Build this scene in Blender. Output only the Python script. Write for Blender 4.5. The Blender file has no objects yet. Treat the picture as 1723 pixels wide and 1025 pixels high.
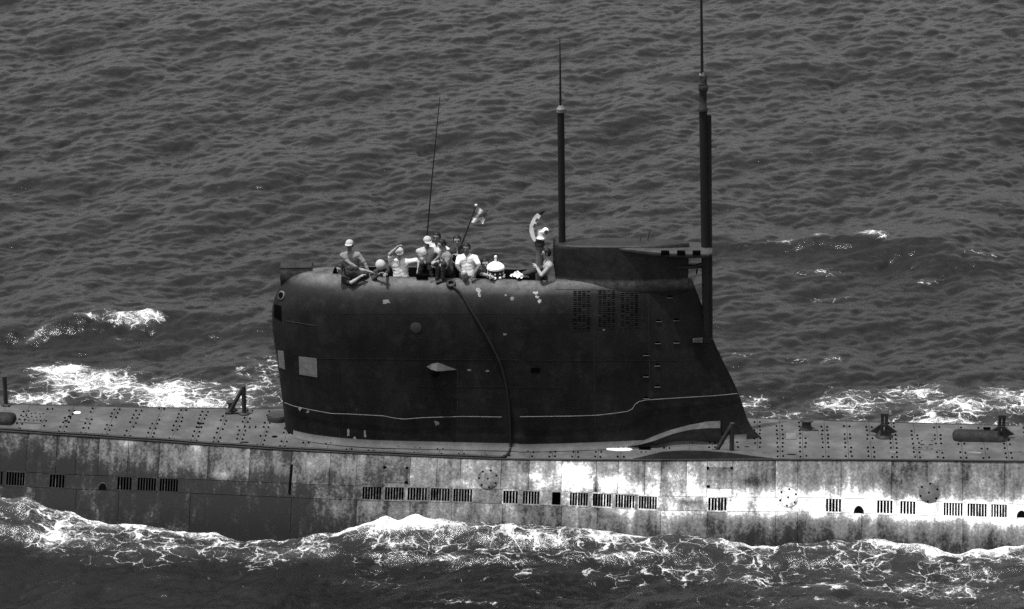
import bpy, math, random
import numpy as np
random.seed(4); rng = np.random.default_rng(11)
R = math.radians
scn = bpy.context.scene
col = scn.collection

# ------------------------------------------------------------------ camera, sky, sun, exposure
FPX, W0, H0 = 5900.0, 1723.0, 1025.0
ELEV, YAW, DIST = R(20), R(3.65), 5900.0 / 70
TGT = np.array([0, 0, 5.28])
FWD = np.array([-math.sin(YAW) * math.cos(ELEV), math.cos(YAW) * math.cos(ELEV), -math.sin(ELEV)])
RGT = np.array([math.cos(YAW), math.sin(YAW), 0.0])
UPV = np.cross(RGT, FWD)
CAM = TGT - DIST * FWD
cd = bpy.data.cameras.new('camera'); cam = bpy.data.objects.new('camera', cd); col.objects.link(cam)
from mathutils import Matrix, Vector
M4 = Matrix(((RGT[0], UPV[0], -FWD[0], CAM[0]), (RGT[1], UPV[1], -FWD[1], CAM[1]), (RGT[2], UPV[2], -FWD[2], CAM[2]), (0, 0, 0, 1)))
cam.matrix_world = M4
cd.sensor_width = 36; cd.lens = 36 * FPX / W0; cd.clip_start = 1; cd.clip_end = 20000
scn.camera = cam
scn.cycles.use_denoising = False      # keep the fine film-like grain and the ripple detail
scn.cycles.max_bounces = 6; scn.cycles.sample_clamp_indirect = 4

SUN_DIR = np.array([-0.20, -0.10, 0.97]); SUN_DIR /= np.linalg.norm(SUN_DIR)
sun_el = math.asin(SUN_DIR[2]); sun_az = math.atan2(SUN_DIR[0], SUN_DIR[1])
wd = bpy.data.worlds.new('World'); scn.world = wd; wd.use_nodes = True
nt = wd.node_tree; bg = nt.nodes['Background']
sky = nt.nodes.new('ShaderNodeTexSky'); sky.sky_type = 'NISHITA'; sky.sun_disc = False
sky.sun_elevation = sun_el; sky.sun_rotation = sun_az; sky.air_density = 1.0; sky.dust_density = 3.5
bw = nt.nodes.new('ShaderNodeSeparateColor')    # black-and-white film behind a red filter: neutral sky light, dark overhead
nt.links.new(sky.outputs[0], bw.inputs[0]); nt.links.new(bw.outputs[0], bg.inputs[0]); bg.inputs[1].default_value = 0.15
sl = bpy.data.lights.new('sun', 'SUN'); sl.energy = 2.85; sl.angle = R(0.6)
so = bpy.data.objects.new('sun', sl); col.objects.link(so)
so.rotation_euler = Vector(SUN_DIR).to_track_quat('Z', 'Y').to_euler()
vs = scn.view_settings; vs.view_transform = 'Standard'; vs.look = 'None'; vs.gamma = 1; vs.exposure = 0.88; vs.use_curve_mapping = False

# ------------------------------------------------------------------ photo pixel -> place in the world (given one known plane)
def ray(px, py): return FWD + RGT * (px - W0 / 2) / FPX + UPV * (H0 / 2 - py) / FPX
def PY(px, py, y): d = ray(px, py); return CAM + d * ((y - CAM[1]) / d[1])
def PZ(px, py, z): d = ray(px, py); return CAM + d * ((z - CAM[2]) / d[2])
def X2(px, y=-1.9, py=800): return PY(px, py, y)[0]
def smooth(a, b, x): t = np.clip((np.asarray(x, float) - a) / (b - a), 0, 1); return t * t * (3 - 2 * t)

# ------------------------------------------------------------------ materials
MATS = {}
def node_mat(name):
    m = bpy.data.materials.new(name); m.use_nodes = True; MATS[name] = m
    n = m.node_tree.nodes; return m, n, m.node_tree.links, n['Principled BSDF']
def g3(v): return (v, v, v, 1)
def ramp(n, stops):
    r = n.new('ShaderNodeValToRGB'); cr = r.color_ramp
    while len(cr.elements) < len(stops): cr.elements.new(0.5)
    for e, (p, v) in zip(cr.elements, stops): e.position = p; e.color = g3(v)
    return r
def mat(name, base, rough=0.5, vary=0.35, scale=3.0, bump=0.0, metal=0.0, spec=0.22, stretch=(1, 1, 1), fine=25.0):
    m, n, l, b = node_mat(name)
    geo = n.new('ShaderNodeNewGeometry'); mp = n.new('ShaderNodeMapping'); mp.inputs['Scale'].default_value = stretch
    l.new(geo.outputs['Position'], mp.inputs['Vector'])
    a = n.new('ShaderNodeTexNoise'); a.inputs['Scale'].default_value = scale; a.inputs['Detail'].default_value = 6; a.inputs['Roughness'].default_value = 0.65
    f = n.new('ShaderNodeTexNoise'); f.inputs['Scale'].default_value = fine; f.inputs['Detail'].default_value = 4
    l.new(mp.outputs[0], a.inputs['Vector']); l.new(geo.outputs['Position'], f.inputs['Vector'])
    ad = n.new('ShaderNodeMath'); ad.operation = 'MULTIPLY_ADD'; ad.inputs[1].default_value = 0.35
    l.new(f.outputs[0], ad.inputs[0]); l.new(a.outputs[0], ad.inputs[2])
    r = ramp(n, [(0.4, base * (1 - vary)), (0.68, base), (0.95, base * (1 + vary * 1.5))])
    l.new(ad.outputs[0], r.inputs[0]); l.new(r.outputs[0], b.inputs['Base Color'])
    b.inputs['Roughness'].default_value = rough; b.inputs['Metallic'].default_value = metal; b.inputs['Specular IOR Level'].default_value = spec
    if bump:
        bp = n.new('ShaderNodeBump'); bp.inputs['Strength'].default_value = bump; bp.inputs['Distance'].default_value = 0.02
        l.new(ad.outputs[0], bp.inputs['Height']); l.new(bp.outputs[0], b.inputs['Normal'])
    return m
def sail_mat():
    m = mat('sail_paint', 0.0065, 0.55, 0.9, 1.6, 0.35, spec=0.18, stretch=(1, 1, 0.45)); n = m.node_tree.nodes; l = m.node_tree.links; b = n['Principled BSDF']
    old = b.inputs['Base Color'].links[0].from_socket; geo = n.new('ShaderNodeNewGeometry'); sx = n.new('ShaderNodeSeparateXYZ'); l.new(geo.outputs['Position'], sx.inputs[0])
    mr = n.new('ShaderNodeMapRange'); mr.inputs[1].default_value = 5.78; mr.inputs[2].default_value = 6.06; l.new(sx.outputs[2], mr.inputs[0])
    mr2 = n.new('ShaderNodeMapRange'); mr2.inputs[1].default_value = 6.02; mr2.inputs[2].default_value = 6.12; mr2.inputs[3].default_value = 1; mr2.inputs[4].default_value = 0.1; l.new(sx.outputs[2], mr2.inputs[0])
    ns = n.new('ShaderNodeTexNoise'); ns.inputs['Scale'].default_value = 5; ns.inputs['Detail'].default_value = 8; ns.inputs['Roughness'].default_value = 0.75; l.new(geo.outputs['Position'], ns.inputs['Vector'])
    def mth(op, a, c):
        q = n.new('ShaderNodeMath'); q.operation = op
        for i, v in enumerate((a, c)):
            if isinstance(v, (int, float)): q.inputs[i].default_value = v
            else: l.new(v, q.inputs[i])
        return q.outputs[0]
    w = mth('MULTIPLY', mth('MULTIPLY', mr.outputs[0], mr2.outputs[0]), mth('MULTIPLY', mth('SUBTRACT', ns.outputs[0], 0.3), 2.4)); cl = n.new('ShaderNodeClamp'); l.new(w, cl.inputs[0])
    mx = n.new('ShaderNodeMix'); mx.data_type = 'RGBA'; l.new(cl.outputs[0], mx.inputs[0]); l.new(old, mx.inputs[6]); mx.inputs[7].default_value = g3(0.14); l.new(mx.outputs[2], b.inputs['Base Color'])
    sc = n.new('ShaderNodeTexNoise'); sc.inputs['Scale'].default_value = 2.2; sc.inputs['Detail'].default_value = 10; sc.inputs['Roughness'].default_value = 0.8; l.new(geo.outputs['Position'], sc.inputs['Vector'])
    sm_ = n.new('ShaderNodeMapRange'); sm_.inputs[1].default_value = 0.53; sm_.inputs[2].default_value = 0.72; sm_.inputs[4].default_value = 0.8; l.new(sc.outputs[0], sm_.inputs[0])
    mx2 = n.new('ShaderNodeMix'); mx2.data_type = 'RGBA'; l.new(sm_.outputs[0], mx2.inputs[0]); l.new(mx.outputs[2], mx2.inputs[6]); mx2.inputs[7].default_value = g3(0.025); l.new(mx2.outputs[2], b.inputs['Base Color'])
    dn_ = n.new('ShaderNodeTexNoise'); dn_.inputs['Scale'].default_value = 1.3; dn_.inputs['Detail'].default_value = 2; l.new(geo.outputs['Position'], dn_.inputs['Vector'])
    b2 = n.new('ShaderNodeBump'); b2.inputs['Strength'].default_value = 0.5; b2.inputs['Distance'].default_value = 0.06; l.new(dn_.outputs[0], b2.inputs['Height'])
    b1_ = b.inputs['Normal'].links[0].from_node; l.new(b2.outputs[0], b1_.inputs['Normal'])
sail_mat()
mat('black_metal', 0.008, 0.45, 0.4, 4)
mat('dark_steel', 0.022, 0.5, 0.5, 3, 0.15)
mat('mast_paint', 0.012, 0.5, 0.4, 3, stretch=(1, 1, 0.2))
mat('dark_grey', 0.026, 0.65, 0.5, 3, 0.15)
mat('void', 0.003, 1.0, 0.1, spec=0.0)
mat('deck_paint', 0.056, 0.78, 0.5, 1.7, 0.35, fine=40)
mat('deck_light', 0.11, 0.7, 0.4, 2.5, 0.2)
mat('fairing_grey', 0.08, 0.6, 0.6, 2.5, 0.2)
mat('tear_grey', 0.04, 0.7, 0.6, 3, 0.3)
mat('locker_grey', 0.017, 0.85, 0.6, 6, 0.5, spec=0.05)
mat('cap_metal', 0.12, 0.4, 0.3, 8)
mat('pale_metal', 0.55, 0.45, 0.3, 8)
mat('white_paint', 0.75, 0.5, 0.25, 6)
mat('window_cover', 0.12, 0.6, 0.35, 9, 0.1)
mat('patch_pale', 0.2, 0.7, 0.6, 9)
mat('wire', 0.1, 0.5, 0.4, 5)
mat('rubber', 0.010, 0.55, 0.3, 5)
mat('skin', 0.22, 0.55, 0.25, 9)
mat('skin_dark', 0.11, 0.5, 0.25, 9)
mat('hair', 0.005, 0.6, 0.3, 30)
mat('cloth_white', 0.52, 0.8, 0.12, 14, 0.4)
mat('cloth_pale', 0.3, 0.85, 0.2, 14, 0.4)
mat('cloth_grey', 0.14, 0.85, 0.25, 12, 0.4)
mat('cloth_dark', 0.025, 0.85, 0.3, 12, 0.4)
mat('leather', 0.02, 0.45, 0.3, 20)
mat('eye', 0.01, 0.3, 0.1)
mat('lips', 0.06, 0.5, 0.1)

def hull_mat():
    m, n, l, b = node_mat('hull_paint')
    at = n.new('ShaderNodeAttribute'); at.attribute_name = 'tone'
    geo = n.new('ShaderNodeNewGeometry')
    mp = n.new('ShaderNodeMapping'); mp.inputs['Scale'].default_value = (1.2, 0.7, 0.7); l.new(geo.outputs['Position'], mp.inputs[0])
    a = n.new('ShaderNodeTexNoise'); a.inputs['Scale'].default_value = 2.3; a.inputs['Detail'].default_value = 9; a.inputs['Roughness'].default_value = 0.72
    f = n.new('ShaderNodeTexNoise'); f.inputs['Scale'].default_value = 16; f.inputs['Detail'].default_value = 6; f.inputs['Roughness'].default_value = 0.75
    st = n.new('ShaderNodeMapping'); st.inputs['Scale'].default_value = (9, 0.6, 0.6); l.new(geo.outputs['Position'], st.inputs[0])
    s = n.new('ShaderNodeTexNoise'); s.inputs['Scale'].default_value = 1.0; s.inputs['Detail'].default_value = 5
    l.new(mp.outputs[0], a.inputs['Vector']); l.new(geo.outputs['Position'], f.inputs['Vector']); l.new(st.outputs[0], s.inputs['Vector'])
    oi = n.new('ShaderNodeObjectInfo')
    def mad(src, k, add=None, addv=0.0):
        q = n.new('ShaderNodeMath'); q.operation = 'MULTIPLY_ADD'; q.inputs[1].default_value = k; l.new(src, q.inputs[0])
        if add is not None: l.new(add, q.inputs[2])
        else: q.inputs[2].default_value = addv
        return q.outputs[0]
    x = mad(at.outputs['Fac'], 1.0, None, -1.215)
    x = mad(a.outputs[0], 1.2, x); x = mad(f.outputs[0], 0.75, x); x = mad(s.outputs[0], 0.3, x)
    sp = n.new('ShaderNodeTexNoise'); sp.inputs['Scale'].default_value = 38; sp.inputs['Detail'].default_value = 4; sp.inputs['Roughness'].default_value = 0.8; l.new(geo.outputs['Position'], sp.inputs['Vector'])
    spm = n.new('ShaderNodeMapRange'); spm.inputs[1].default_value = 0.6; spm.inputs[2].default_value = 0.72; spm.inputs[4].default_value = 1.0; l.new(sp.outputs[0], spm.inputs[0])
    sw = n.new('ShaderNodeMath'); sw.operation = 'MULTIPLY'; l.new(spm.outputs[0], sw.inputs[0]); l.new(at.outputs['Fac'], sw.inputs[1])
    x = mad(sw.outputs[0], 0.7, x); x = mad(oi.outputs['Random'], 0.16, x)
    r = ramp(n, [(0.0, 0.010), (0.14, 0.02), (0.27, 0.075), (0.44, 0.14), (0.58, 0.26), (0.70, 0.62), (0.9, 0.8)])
    l.new(x, r.inputs[0]); l.new(r.outputs[0], b.inputs['Base Color'])
    b.inputs['Roughness'].default_value = 0.6; b.inputs['Specular IOR Level'].default_value = 0.15
    bp = n.new('ShaderNodeBump'); bp.inputs['Strength'].default_value = 0.25; bp.inputs['Distance'].default_value = 0.02
    l.new(f.outputs[0], bp.inputs['Height']); l.new(bp.outputs[0], b.inputs['Normal'])
hull_mat()

def sea_mat():
    m, n, l, b = node_mat('sea_water')
    geo = n.new('ShaderNodeNewGeometry'); pos = geo.outputs['Position']
    def math_(op, a, bb=None, c=None):
        q = n.new('ShaderNodeMath'); q.operation = op
        for i, v in enumerate((a, bb, c)):
            if v is None: continue
            if isinstance(v, (int, float)): q.inputs[i].default_value = v
            else: l.new(v, q.inputs[i])
        return q.outputs[0]
    def noise(scale, detail=4, rough=0.6, vec=None, dist=0.0):
        q = n.new('ShaderNodeTexNoise'); q.inputs['Scale'].default_value = scale; q.inputs['Detail'].default_value = detail
        q.inputs['Roughness'].default_value = rough; q.inputs['Distortion'].default_value = dist; l.new(vec or pos, q.inputs['Vector']); return q
    # ripples finer than the mesh
    rm = n.new('ShaderNodeMapping'); rm.inputs['Rotation'].default_value = (0, 0, R(28)); rm.inputs['Scale'].default_value = (1.0, 0.55, 1); l.new(pos, rm.inputs[0])
    r1 = noise(6.0, 6, 0.7, rm.outputs[0], 0.5); r2 = noise(24.0, 3, 0.6, rm.outputs[0])
    rg = noise(1.7, 5, 0.55, rm.outputs[0], 0.35); rg.noise_type = 'RIDGED_MULTIFRACTAL'; rg.normalize = False
    hsum = math_('MULTIPLY_ADD', rg.outputs[0], 0.32, math_('MULTIPLY_ADD', r2.outputs[0], 0.25, math_('MULTIPLY', r1.outputs[0], 0.8)))
    bp = n.new('ShaderNodeBump'); bp.inputs['Strength'].default_value = 0.8; bp.inputs['Distance'].default_value = 0.036
    l.new(hsum, bp.inputs['Height'])
    b.inputs['Base Color'].default_value = g3(0.005); b.inputs['Roughness'].default_value = 0.14; b.inputs['IOR'].default_value = 1.33
    l.new(bp.outputs[0], b.inputs['Normal'])
    # foam lace
    at = n.new('ShaderNodeAttribute'); at.attribute_name = 'foam'; den = at.outputs['Fac']
    wn = noise(1.3, 4, 0.6); wn2 = noise(5.0, 4, 0.65)
    v1 = n.new('ShaderNodeVectorMath'); v1.operation = 'MULTIPLY_ADD'; v1.inputs[1].default_value = (0.9, 0.75, 0.0); l.new(wn.outputs['Color'], v1.inputs[0]); l.new(pos, v1.inputs[2])
    v2 = n.new('ShaderNodeVectorMath'); v2.operation = 'MULTIPLY_ADD'; v2.inputs[1].default_value = (0.24, 0.2, 0.0); l.new(wn2.outputs['Color'], v2.inputs[0]); l.new(v1.outputs[0], v2.inputs[2])
    fl = n.new('ShaderNodeVectorMath'); fl.operation = 'MULTIPLY'; fl.inputs[1].default_value = (0.8, 1.0, 0); l.new(v2.outputs[0], fl.inputs[0])
    def lace(scale):
        q = n.new('ShaderNodeTexVoronoi'); q.feature = 'DISTANCE_TO_EDGE'; q.inputs['Scale'].default_value = scale; l.new(fl.outputs[0], q.inputs['Vector']); return q.outputs['Distance']
    big = noise(0.9, 6, 0.68); bigv = big.outputs[0]
    brk = noise(3.2, 5, 0.7).outputs[0]
    lw = math_('MULTIPLY_ADD', bigv, 2.0, -1.0)           # patchiness  about -0.6..0.6
    lw = math_('ADD', lw, den)
    bk = math_('MULTIPLY_ADD', brk, 1.5, -0.75)
    lw2 = math_('ADD', lw, bk)
    wA = math_('MINIMUM', math_('MULTIPLY_ADD', lw2, 0.12, -0.035), 0.085)
    wB = math_('MINIMUM', math_('MULTIPLY_ADD', lw2, 0.14, -0.065), 0.09)
    mA = math_('DIVIDE', math_('SUBTRACT', wA, lace(2.5)), 0.06)
    mB = math_('DIVIDE', math_('SUBTRACT', wB, lace(7.5)), 0.09)
    fine = noise(22, 4, 0.7).outputs[0]
    solid = math_('MULTIPLY', math_('ADD', math_('MULTIPLY_ADD', fine, 2.0, -2.05), math_('MULTIPLY_ADD', bk, 0.6, den)), 3.5)
    def clamp(v):
        q = n.new('ShaderNodeClamp'); l.new(v, q.inputs[0]); return q.outputs[0]
    mk = math_('MAXIMUM', math_('MAXIMUM', clamp(mA), math_('MULTIPLY', clamp(mB), 0.8)), clamp(solid))
    fr = n.new('ShaderNodeTexNoise'); fr.inputs['Scale'].default_value = 4.5; fr.inputs['Detail'].default_value = 9; fr.inputs['Roughness'].default_value = 0.78; fr.inputs['Distortion'].default_value = 0.9
    stv = n.new('ShaderNodeVectorMath'); stv.operation = 'MULTIPLY'; stv.inputs[1].default_value = (0.6, 1.15, 0.3); l.new(v1.outputs[0], stv.inputs[0]); l.new(stv.outputs[0], fr.inputs['Vector'])
    froth = clamp(math_('MULTIPLY', math_('ADD', fr.outputs[0], math_('MULTIPLY_ADD', lw, 0.30, -0.765)), 6.0))
    mk = math_('MAXIMUM', math_('MULTIPLY', mk, math_('MULTIPLY_ADD', froth, 0.28, 0.72)), froth)
    spk = clamp(math_('MULTIPLY', math_('ADD', noise(13, 6, 0.78).outputs[0], math_('MULTIPLY_ADD', lw2, 0.24, -0.88)), 6.0))
    mk = math_('MAXIMUM', mk, spk)
    gate = clamp(math_('MULTIPLY', den, 6.0))
    mk = math_('MULTIPLY', math_('MULTIPLY', mk, gate), clamp(math_('MULTIPLY_ADD', noise(9, 5, 0.7).outputs[0], 2.8, -0.40)))
    # milky water round the foam (bubbles under the surface)
    milk = clamp(math_('MULTIPLY', math_('MULTIPLY', math_('MULTIPLY', math_('MULTIPLY', den, den), den), 0.13), math_('ADD', brk, 0.3)))
    mixc = n.new('ShaderNodeMix'); mixc.data_type = 'RGBA'; mixc.inputs[6].default_value = g3(0.005); mixc.inputs[7].default_value = g3(0.5)
    l.new(milk, mixc.inputs[0]); l.new(mixc.outputs[2], b.inputs['Base Color'])
    fo = n.new('ShaderNodeBsdfPrincipled'); fo.inputs['Base Color'].default_value = g3(0.82); fo.inputs['Roughness'].default_value = 0.8
    fb = n.new('ShaderNodeBump'); fb.inputs['Strength'].default_value = 0.7; fb.inputs['Distance'].default_value = 0.04
    l.new(math_('MULTIPLY_ADD', fine, 0.5, mk), fb.inputs['Height']); l.new(fb.outputs[0], fo.inputs['Normal'])
    ms = n.new('ShaderNodeMixShader'); l.new(mk, ms.inputs[0]); l.new(b.outputs[0], ms.inputs[1]); l.new(fo.outputs[0], ms.inputs[2])
    l.new(ms.outputs[0], n['Material Output'].inputs[0])
sea_mat()

# ------------------------------------------------------------------ mesh helpers
class MB:
    def __init__(s): s.v = []; s.f = []
    def add(s, vs, fs):
        o = len(s.v); s.v += [tuple(map(float, p)) for p in vs]; s.f += [tuple(i + o for i in f) for f in fs]; return s
    def grid(s, rows, close_u=False):      # rows: list of lists of points
        nr, nc = len(rows), len(rows[0]); fs = []
        for i in range(nr - 1):
            for j in range(nc if close_u else nc - 1):
                k = (j + 1) % nc; fs.append((i * nc + j, i * nc + k, (i + 1) * nc + k, (i + 1) * nc + j))
        return s.add([p for r in rows for p in r], fs)
    def box(s, c, d, ax=None):
        c = np.array(c, float); ax = np.eye(3) if ax is None else np.array(ax)
        vs = [c + ax.T @ (np.array([i, j, k]) * np.array(d) / 2) for i in (-1, 1) for j in (-1, 1) for k in (-1, 1)]
        return s.add(vs, [(0, 1, 3, 2), (4, 6, 7, 5), (0, 4, 5, 1), (2, 3, 7, 6), (0, 2, 6, 4), (1, 5, 7, 3)])
    def tube(s, pts, rad, seg=10, cap=True):
        pts = [np.array(p, float) for p in pts]; n = len(pts)
        rad = [rad] * n if isinstance(rad, (int, float)) else rad
        rows = []; pu = None
        for i, p in enumerate(pts):
            t = pts[min(i + 1, n - 1)] - pts[max(i - 1, 0)]; t /= np.linalg.norm(t) + 1e-12
            if pu is None:
                pu = np.cross(t, (0, 0, 1.0)) if abs(t[2]) < 0.9 else np.cross(t, (0, 1.0, 0))
            pu = pu - t * (pu @ t); pu /= np.linalg.norm(pu); w = np.cross(t, pu)
            rows.append([p + rad[i] * (math.cos(a) * pu + math.sin(a) * w) for a in np.linspace(0, 2 * math.pi, seg, endpoint=False)])
        o = len(s.v); s.grid(rows, True)
        if cap:
            s.f.append(tuple(o + j for j in range(seg))[::-1]); s.f.append(tuple(o + (n - 1) * seg + j for j in range(seg)))
        return s
    def lathe(s, base, prof, seg=18, axis=(0, 0, 1)):      # prof: (radius, height)
        a = np.array(axis, float); a /= np.linalg.norm(a)
        u = np.cross(a, (0, 1.0, 0)) if abs(a[1]) < 0.9 else np.cross(a, (1.0, 0, 0)); u /= np.linalg.norm(u); w = np.cross(a, u)
        rows = [[np.array(base) + a * h + r * (math.cos(t) * u + math.sin(t) * w) for t in np.linspace(0, 2 * math.pi, seg, endpoint=False)] for r, h in prof]
        o = len(s.v); s.grid(rows, True)
        s.f.append(tuple(o + j for j in range(seg))[::-1]); s.f.append(tuple(o + (len(prof) - 1) * seg + j for j in range(seg)))
        return s
    def prism(s, poly, off):      # closed outline (3-D points) pushed along off
        n = len(poly); a = [np.array(p, float) for p in poly]; b = [p + np.array(off) for p in a]
        return s.add(a + b, [tuple(range(n)), tuple(range(2 * n - 1, n - 1, -1))] + [(i, i + n, (i + 1) % n + n, (i + 1) % n) for i in range(n)])
    def build(s, name, m, parent=None, smooth_=False, attr=None):
        me = bpy.data.meshes.new(name); me.from_pydata(s.v, [], s.f); me.validate()
        import bmesh
        bm = bmesh.new(); bm.from_mesh(me); bmesh.ops.recalc_face_normals(bm, faces=bm.faces); bm.to_mesh(me); bm.free()
        me.materials.append(MATS[m])
        if smooth_:
            me.polygons.foreach_set('use_smooth', [True] * len(me.polygons)); 
            try: me.set_sharp_from_angle(angle=R(40))
            except Exception: pass
        if attr is not None:
            at = me.attributes.new('tone', 'FLOAT', 'POINT'); at.data.foreach_set('value', np.array(attr, np.float32))
        o = bpy.data.objects.new(name, me); col.objects.link(o)
        if parent is not None: o.parent = parent
        return o
def tag(o, label=None, cat=None, group=None, kind=None):
    if label: o['label'] = label
    if cat: o['category'] = cat
    if group: o['group'] = group
    if kind: o['kind'] = kind
    return o
def empty(name, loc=(0, 0, 0), parent=None):
    o = bpy.data.objects.new(name, None); o.location = loc; o.empty_display_size = 0.1; col.objects.link(o)
    if parent is not None: o.parent = parent
    return o

# ------------------------------------------------------------------ hull lines (x along the boat, aft is +x; camera on the -y side)
def itp(x, xs, ys):
    xs = np.array(xs, float); ys = np.array(ys, float)
    # smooth (cubic hermite) interpolation
    x = np.clip(x, xs[0], xs[-1]); i = np.clip(np.searchsorted(xs, x) - 1, 0, len(xs) - 2)
    d = np.gradient(ys, xs); h = xs[i + 1] - xs[i]; t = (x - xs[i]) / h
    return ((2 * t ** 3 - 3 * t ** 2 + 1) * ys[i] + (t ** 3 - 2 * t ** 2 + t) * h * d[i] + (-2 * t ** 3 + 3 * t ** 2) * ys[i + 1] + (t ** 3 - t ** 2) * h * d[i + 1])
HX = [-40, -30, -20, -12.6, -9, -6, -3, 0, 3, 6, 9, 12.4, 20, 32, 46]
HW = [0.06, 0.35, 0.62, 0.84, 1.03, 1.25, 1.44, 1.55, 1.47, 1.29, 1.18, 1.10, 0.95, 0.6, 0.05]
HZ = [3.3, 2.7, 2.25, 2.05, 1.97, 1.92, 1.915, 1.92, 1.94, 1.96, 1.98, 2.0, 1.95, 1.7, 1.2]
class Tab:                                  # tabulated curve, fast to read
    def __init__(s, xs, ys, st=0.01): s.a = xs[0]; s.st = st; s.t = itp(np.arange(xs[0], xs[-1] + st, st), xs, ys).tolist(); s.n = len(s.t) - 2
    def __call__(s, x):
        u = (x - s.a) / s.st; u = 0 if u < 0 else u; i = int(u)
        if i > s.n: return s.t[-1]
        f = u - i; return s.t[i] * (1 - f) + s.t[i + 1] * f
hw = Tab(HX, HW); zd = Tab(HX, HZ)
_sl = [(25, 806), (96, 810), (250, 818), (625, 827), (740, 832), (860, 835), (1010, 841), (1090, 846), (1207, 850), (1400, 849), (1490, 853), (1600, 858), (1680, 860)]
ZSX, ZSV = [], []
for px, py in _sl:
    x = X2(px, -2.0, py)
    for _ in range(3): p = PY(px, py, -(hw(x) + 0.6)); x = p[0]
    ZSX.append(p[0]); ZSV.append(p[2])
ZSV = np.array(ZSV); ZSV[1:-1] = 0.25 * ZSV[:-2] + 0.5 * ZSV[1:-1] + 0.25 * ZSV[2:]
zs = Tab([-40] + ZSX + [46], [1.2] + list(ZSV) + [0.6])
def taper(x): return float(smooth(-40, -24, x) * (1 - smooth(28, 46, x)))
from functools import lru_cache
@lru_cache(maxsize=200000)
def section(x):
    w, z, s, t = hw(x), zd(x), zs(x), max(taper(x), 0.02)
    return np.array([(w, z), (w + 0.6 * t, s), (w + 1.08 * t, 0.15), (w + 1.3 * t, -0.95), (w + 0.9 * t, -2.3), (0.0, -3.3)])
def S(x, v, off=0.0, side=-1):
    c = section(x); i = int(min(max(math.floor(v), 0), 4)); t = v - i
    p0 = c[i - 1] if i > 0 else 2 * c[0] - c[1] + np.array([-0.16, 0.06]); p1 = c[i]; p2 = c[i + 1]; p3 = c[i + 2] if i < 4 else 2 * c[5] - c[4]
    q = 0.5 * ((2 * p1) + (-p0 + p2) * t + (2 * p0 - 5 * p1 + 4 * p2 - p3) * t * t + (-p0 + 3 * p1 - 3 * p2 + p3) * t ** 3)
    if off:
        d = 0.5 * ((-p0 + p2) + 2 * (2 * p0 - 5 * p1 + 4 * p2 - p3) * t + 3 * (-p0 + 3 * p1 - 3 * p2 + p3) * t * t)
        nrm = np.array([-d[1], d[0]]); nrm /= np.linalg.norm(nrm) + 1e-9; q = q + nrm * off
    return np.array([x, side * q[0], q[1]])
def hull_x(px, v):      # x of the hull-side point at parameter v seen in photo column px
    x = X2(px)
    for _ in range(4):
        s_ = S(x, v); d = s_ - CAM; w = d @ FWD; u = W0 / 2 + FPX * (d @ RGT) / w; x += (px - u) / 70
    return x
def hull_xv(px, py):
    x, v = X2(px), 0.7
    for _ in range(12):
        s_ = S(x, v); d = s_ - CAM; w = d @ FWD; u = W0 / 2 + FPX * (d @ RGT) / w; q = H0 / 2 - FPX * (d @ UPV) / w
        x += (px - u) / 70; v += (py - q) / 80
    return x, v
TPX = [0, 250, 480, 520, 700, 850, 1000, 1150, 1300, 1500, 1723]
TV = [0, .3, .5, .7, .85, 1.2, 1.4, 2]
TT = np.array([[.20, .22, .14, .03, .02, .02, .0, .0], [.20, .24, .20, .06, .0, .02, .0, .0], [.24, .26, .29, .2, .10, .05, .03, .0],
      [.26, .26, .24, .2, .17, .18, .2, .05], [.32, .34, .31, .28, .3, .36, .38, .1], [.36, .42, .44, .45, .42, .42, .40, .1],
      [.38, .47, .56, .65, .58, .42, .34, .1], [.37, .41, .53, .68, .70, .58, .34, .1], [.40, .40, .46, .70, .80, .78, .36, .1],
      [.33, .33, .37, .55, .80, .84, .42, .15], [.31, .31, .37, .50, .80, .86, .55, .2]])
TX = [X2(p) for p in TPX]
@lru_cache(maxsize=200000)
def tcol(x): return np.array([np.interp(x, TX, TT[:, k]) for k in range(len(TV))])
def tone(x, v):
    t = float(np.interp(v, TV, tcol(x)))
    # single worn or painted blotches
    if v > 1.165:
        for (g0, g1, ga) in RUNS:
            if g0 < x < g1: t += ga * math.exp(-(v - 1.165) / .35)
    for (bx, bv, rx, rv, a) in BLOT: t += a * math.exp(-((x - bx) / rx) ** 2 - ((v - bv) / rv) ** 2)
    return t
BLOT = []; RUNS = []
for (px, py, rx, rv, a) in [(968, 792, .28, .2, .3), (1030, 812, .45, .13, .25), (1120, 800, .5, .12, .2), (215, 745, .18, .1, .3), (330, 752, .15, .12, .3), (375, 800, .3, .08, .3),
                            (1003, 832, .05, .3, -.8), (690, 803, .1, .08, .25), (770, 812, .2, .08, .25), (890, 800, .25, .1, .25), (1265, 812, .35, .12, -.3), (1160, 846, .3, .05, -.3), (540, 800, .35, .18, -.18), (480, 845, .5, .1, -.1)]:
    bx, bv = hull_xv(px, py); BLOT.append((bx, bv, rx, rv, a))

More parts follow.
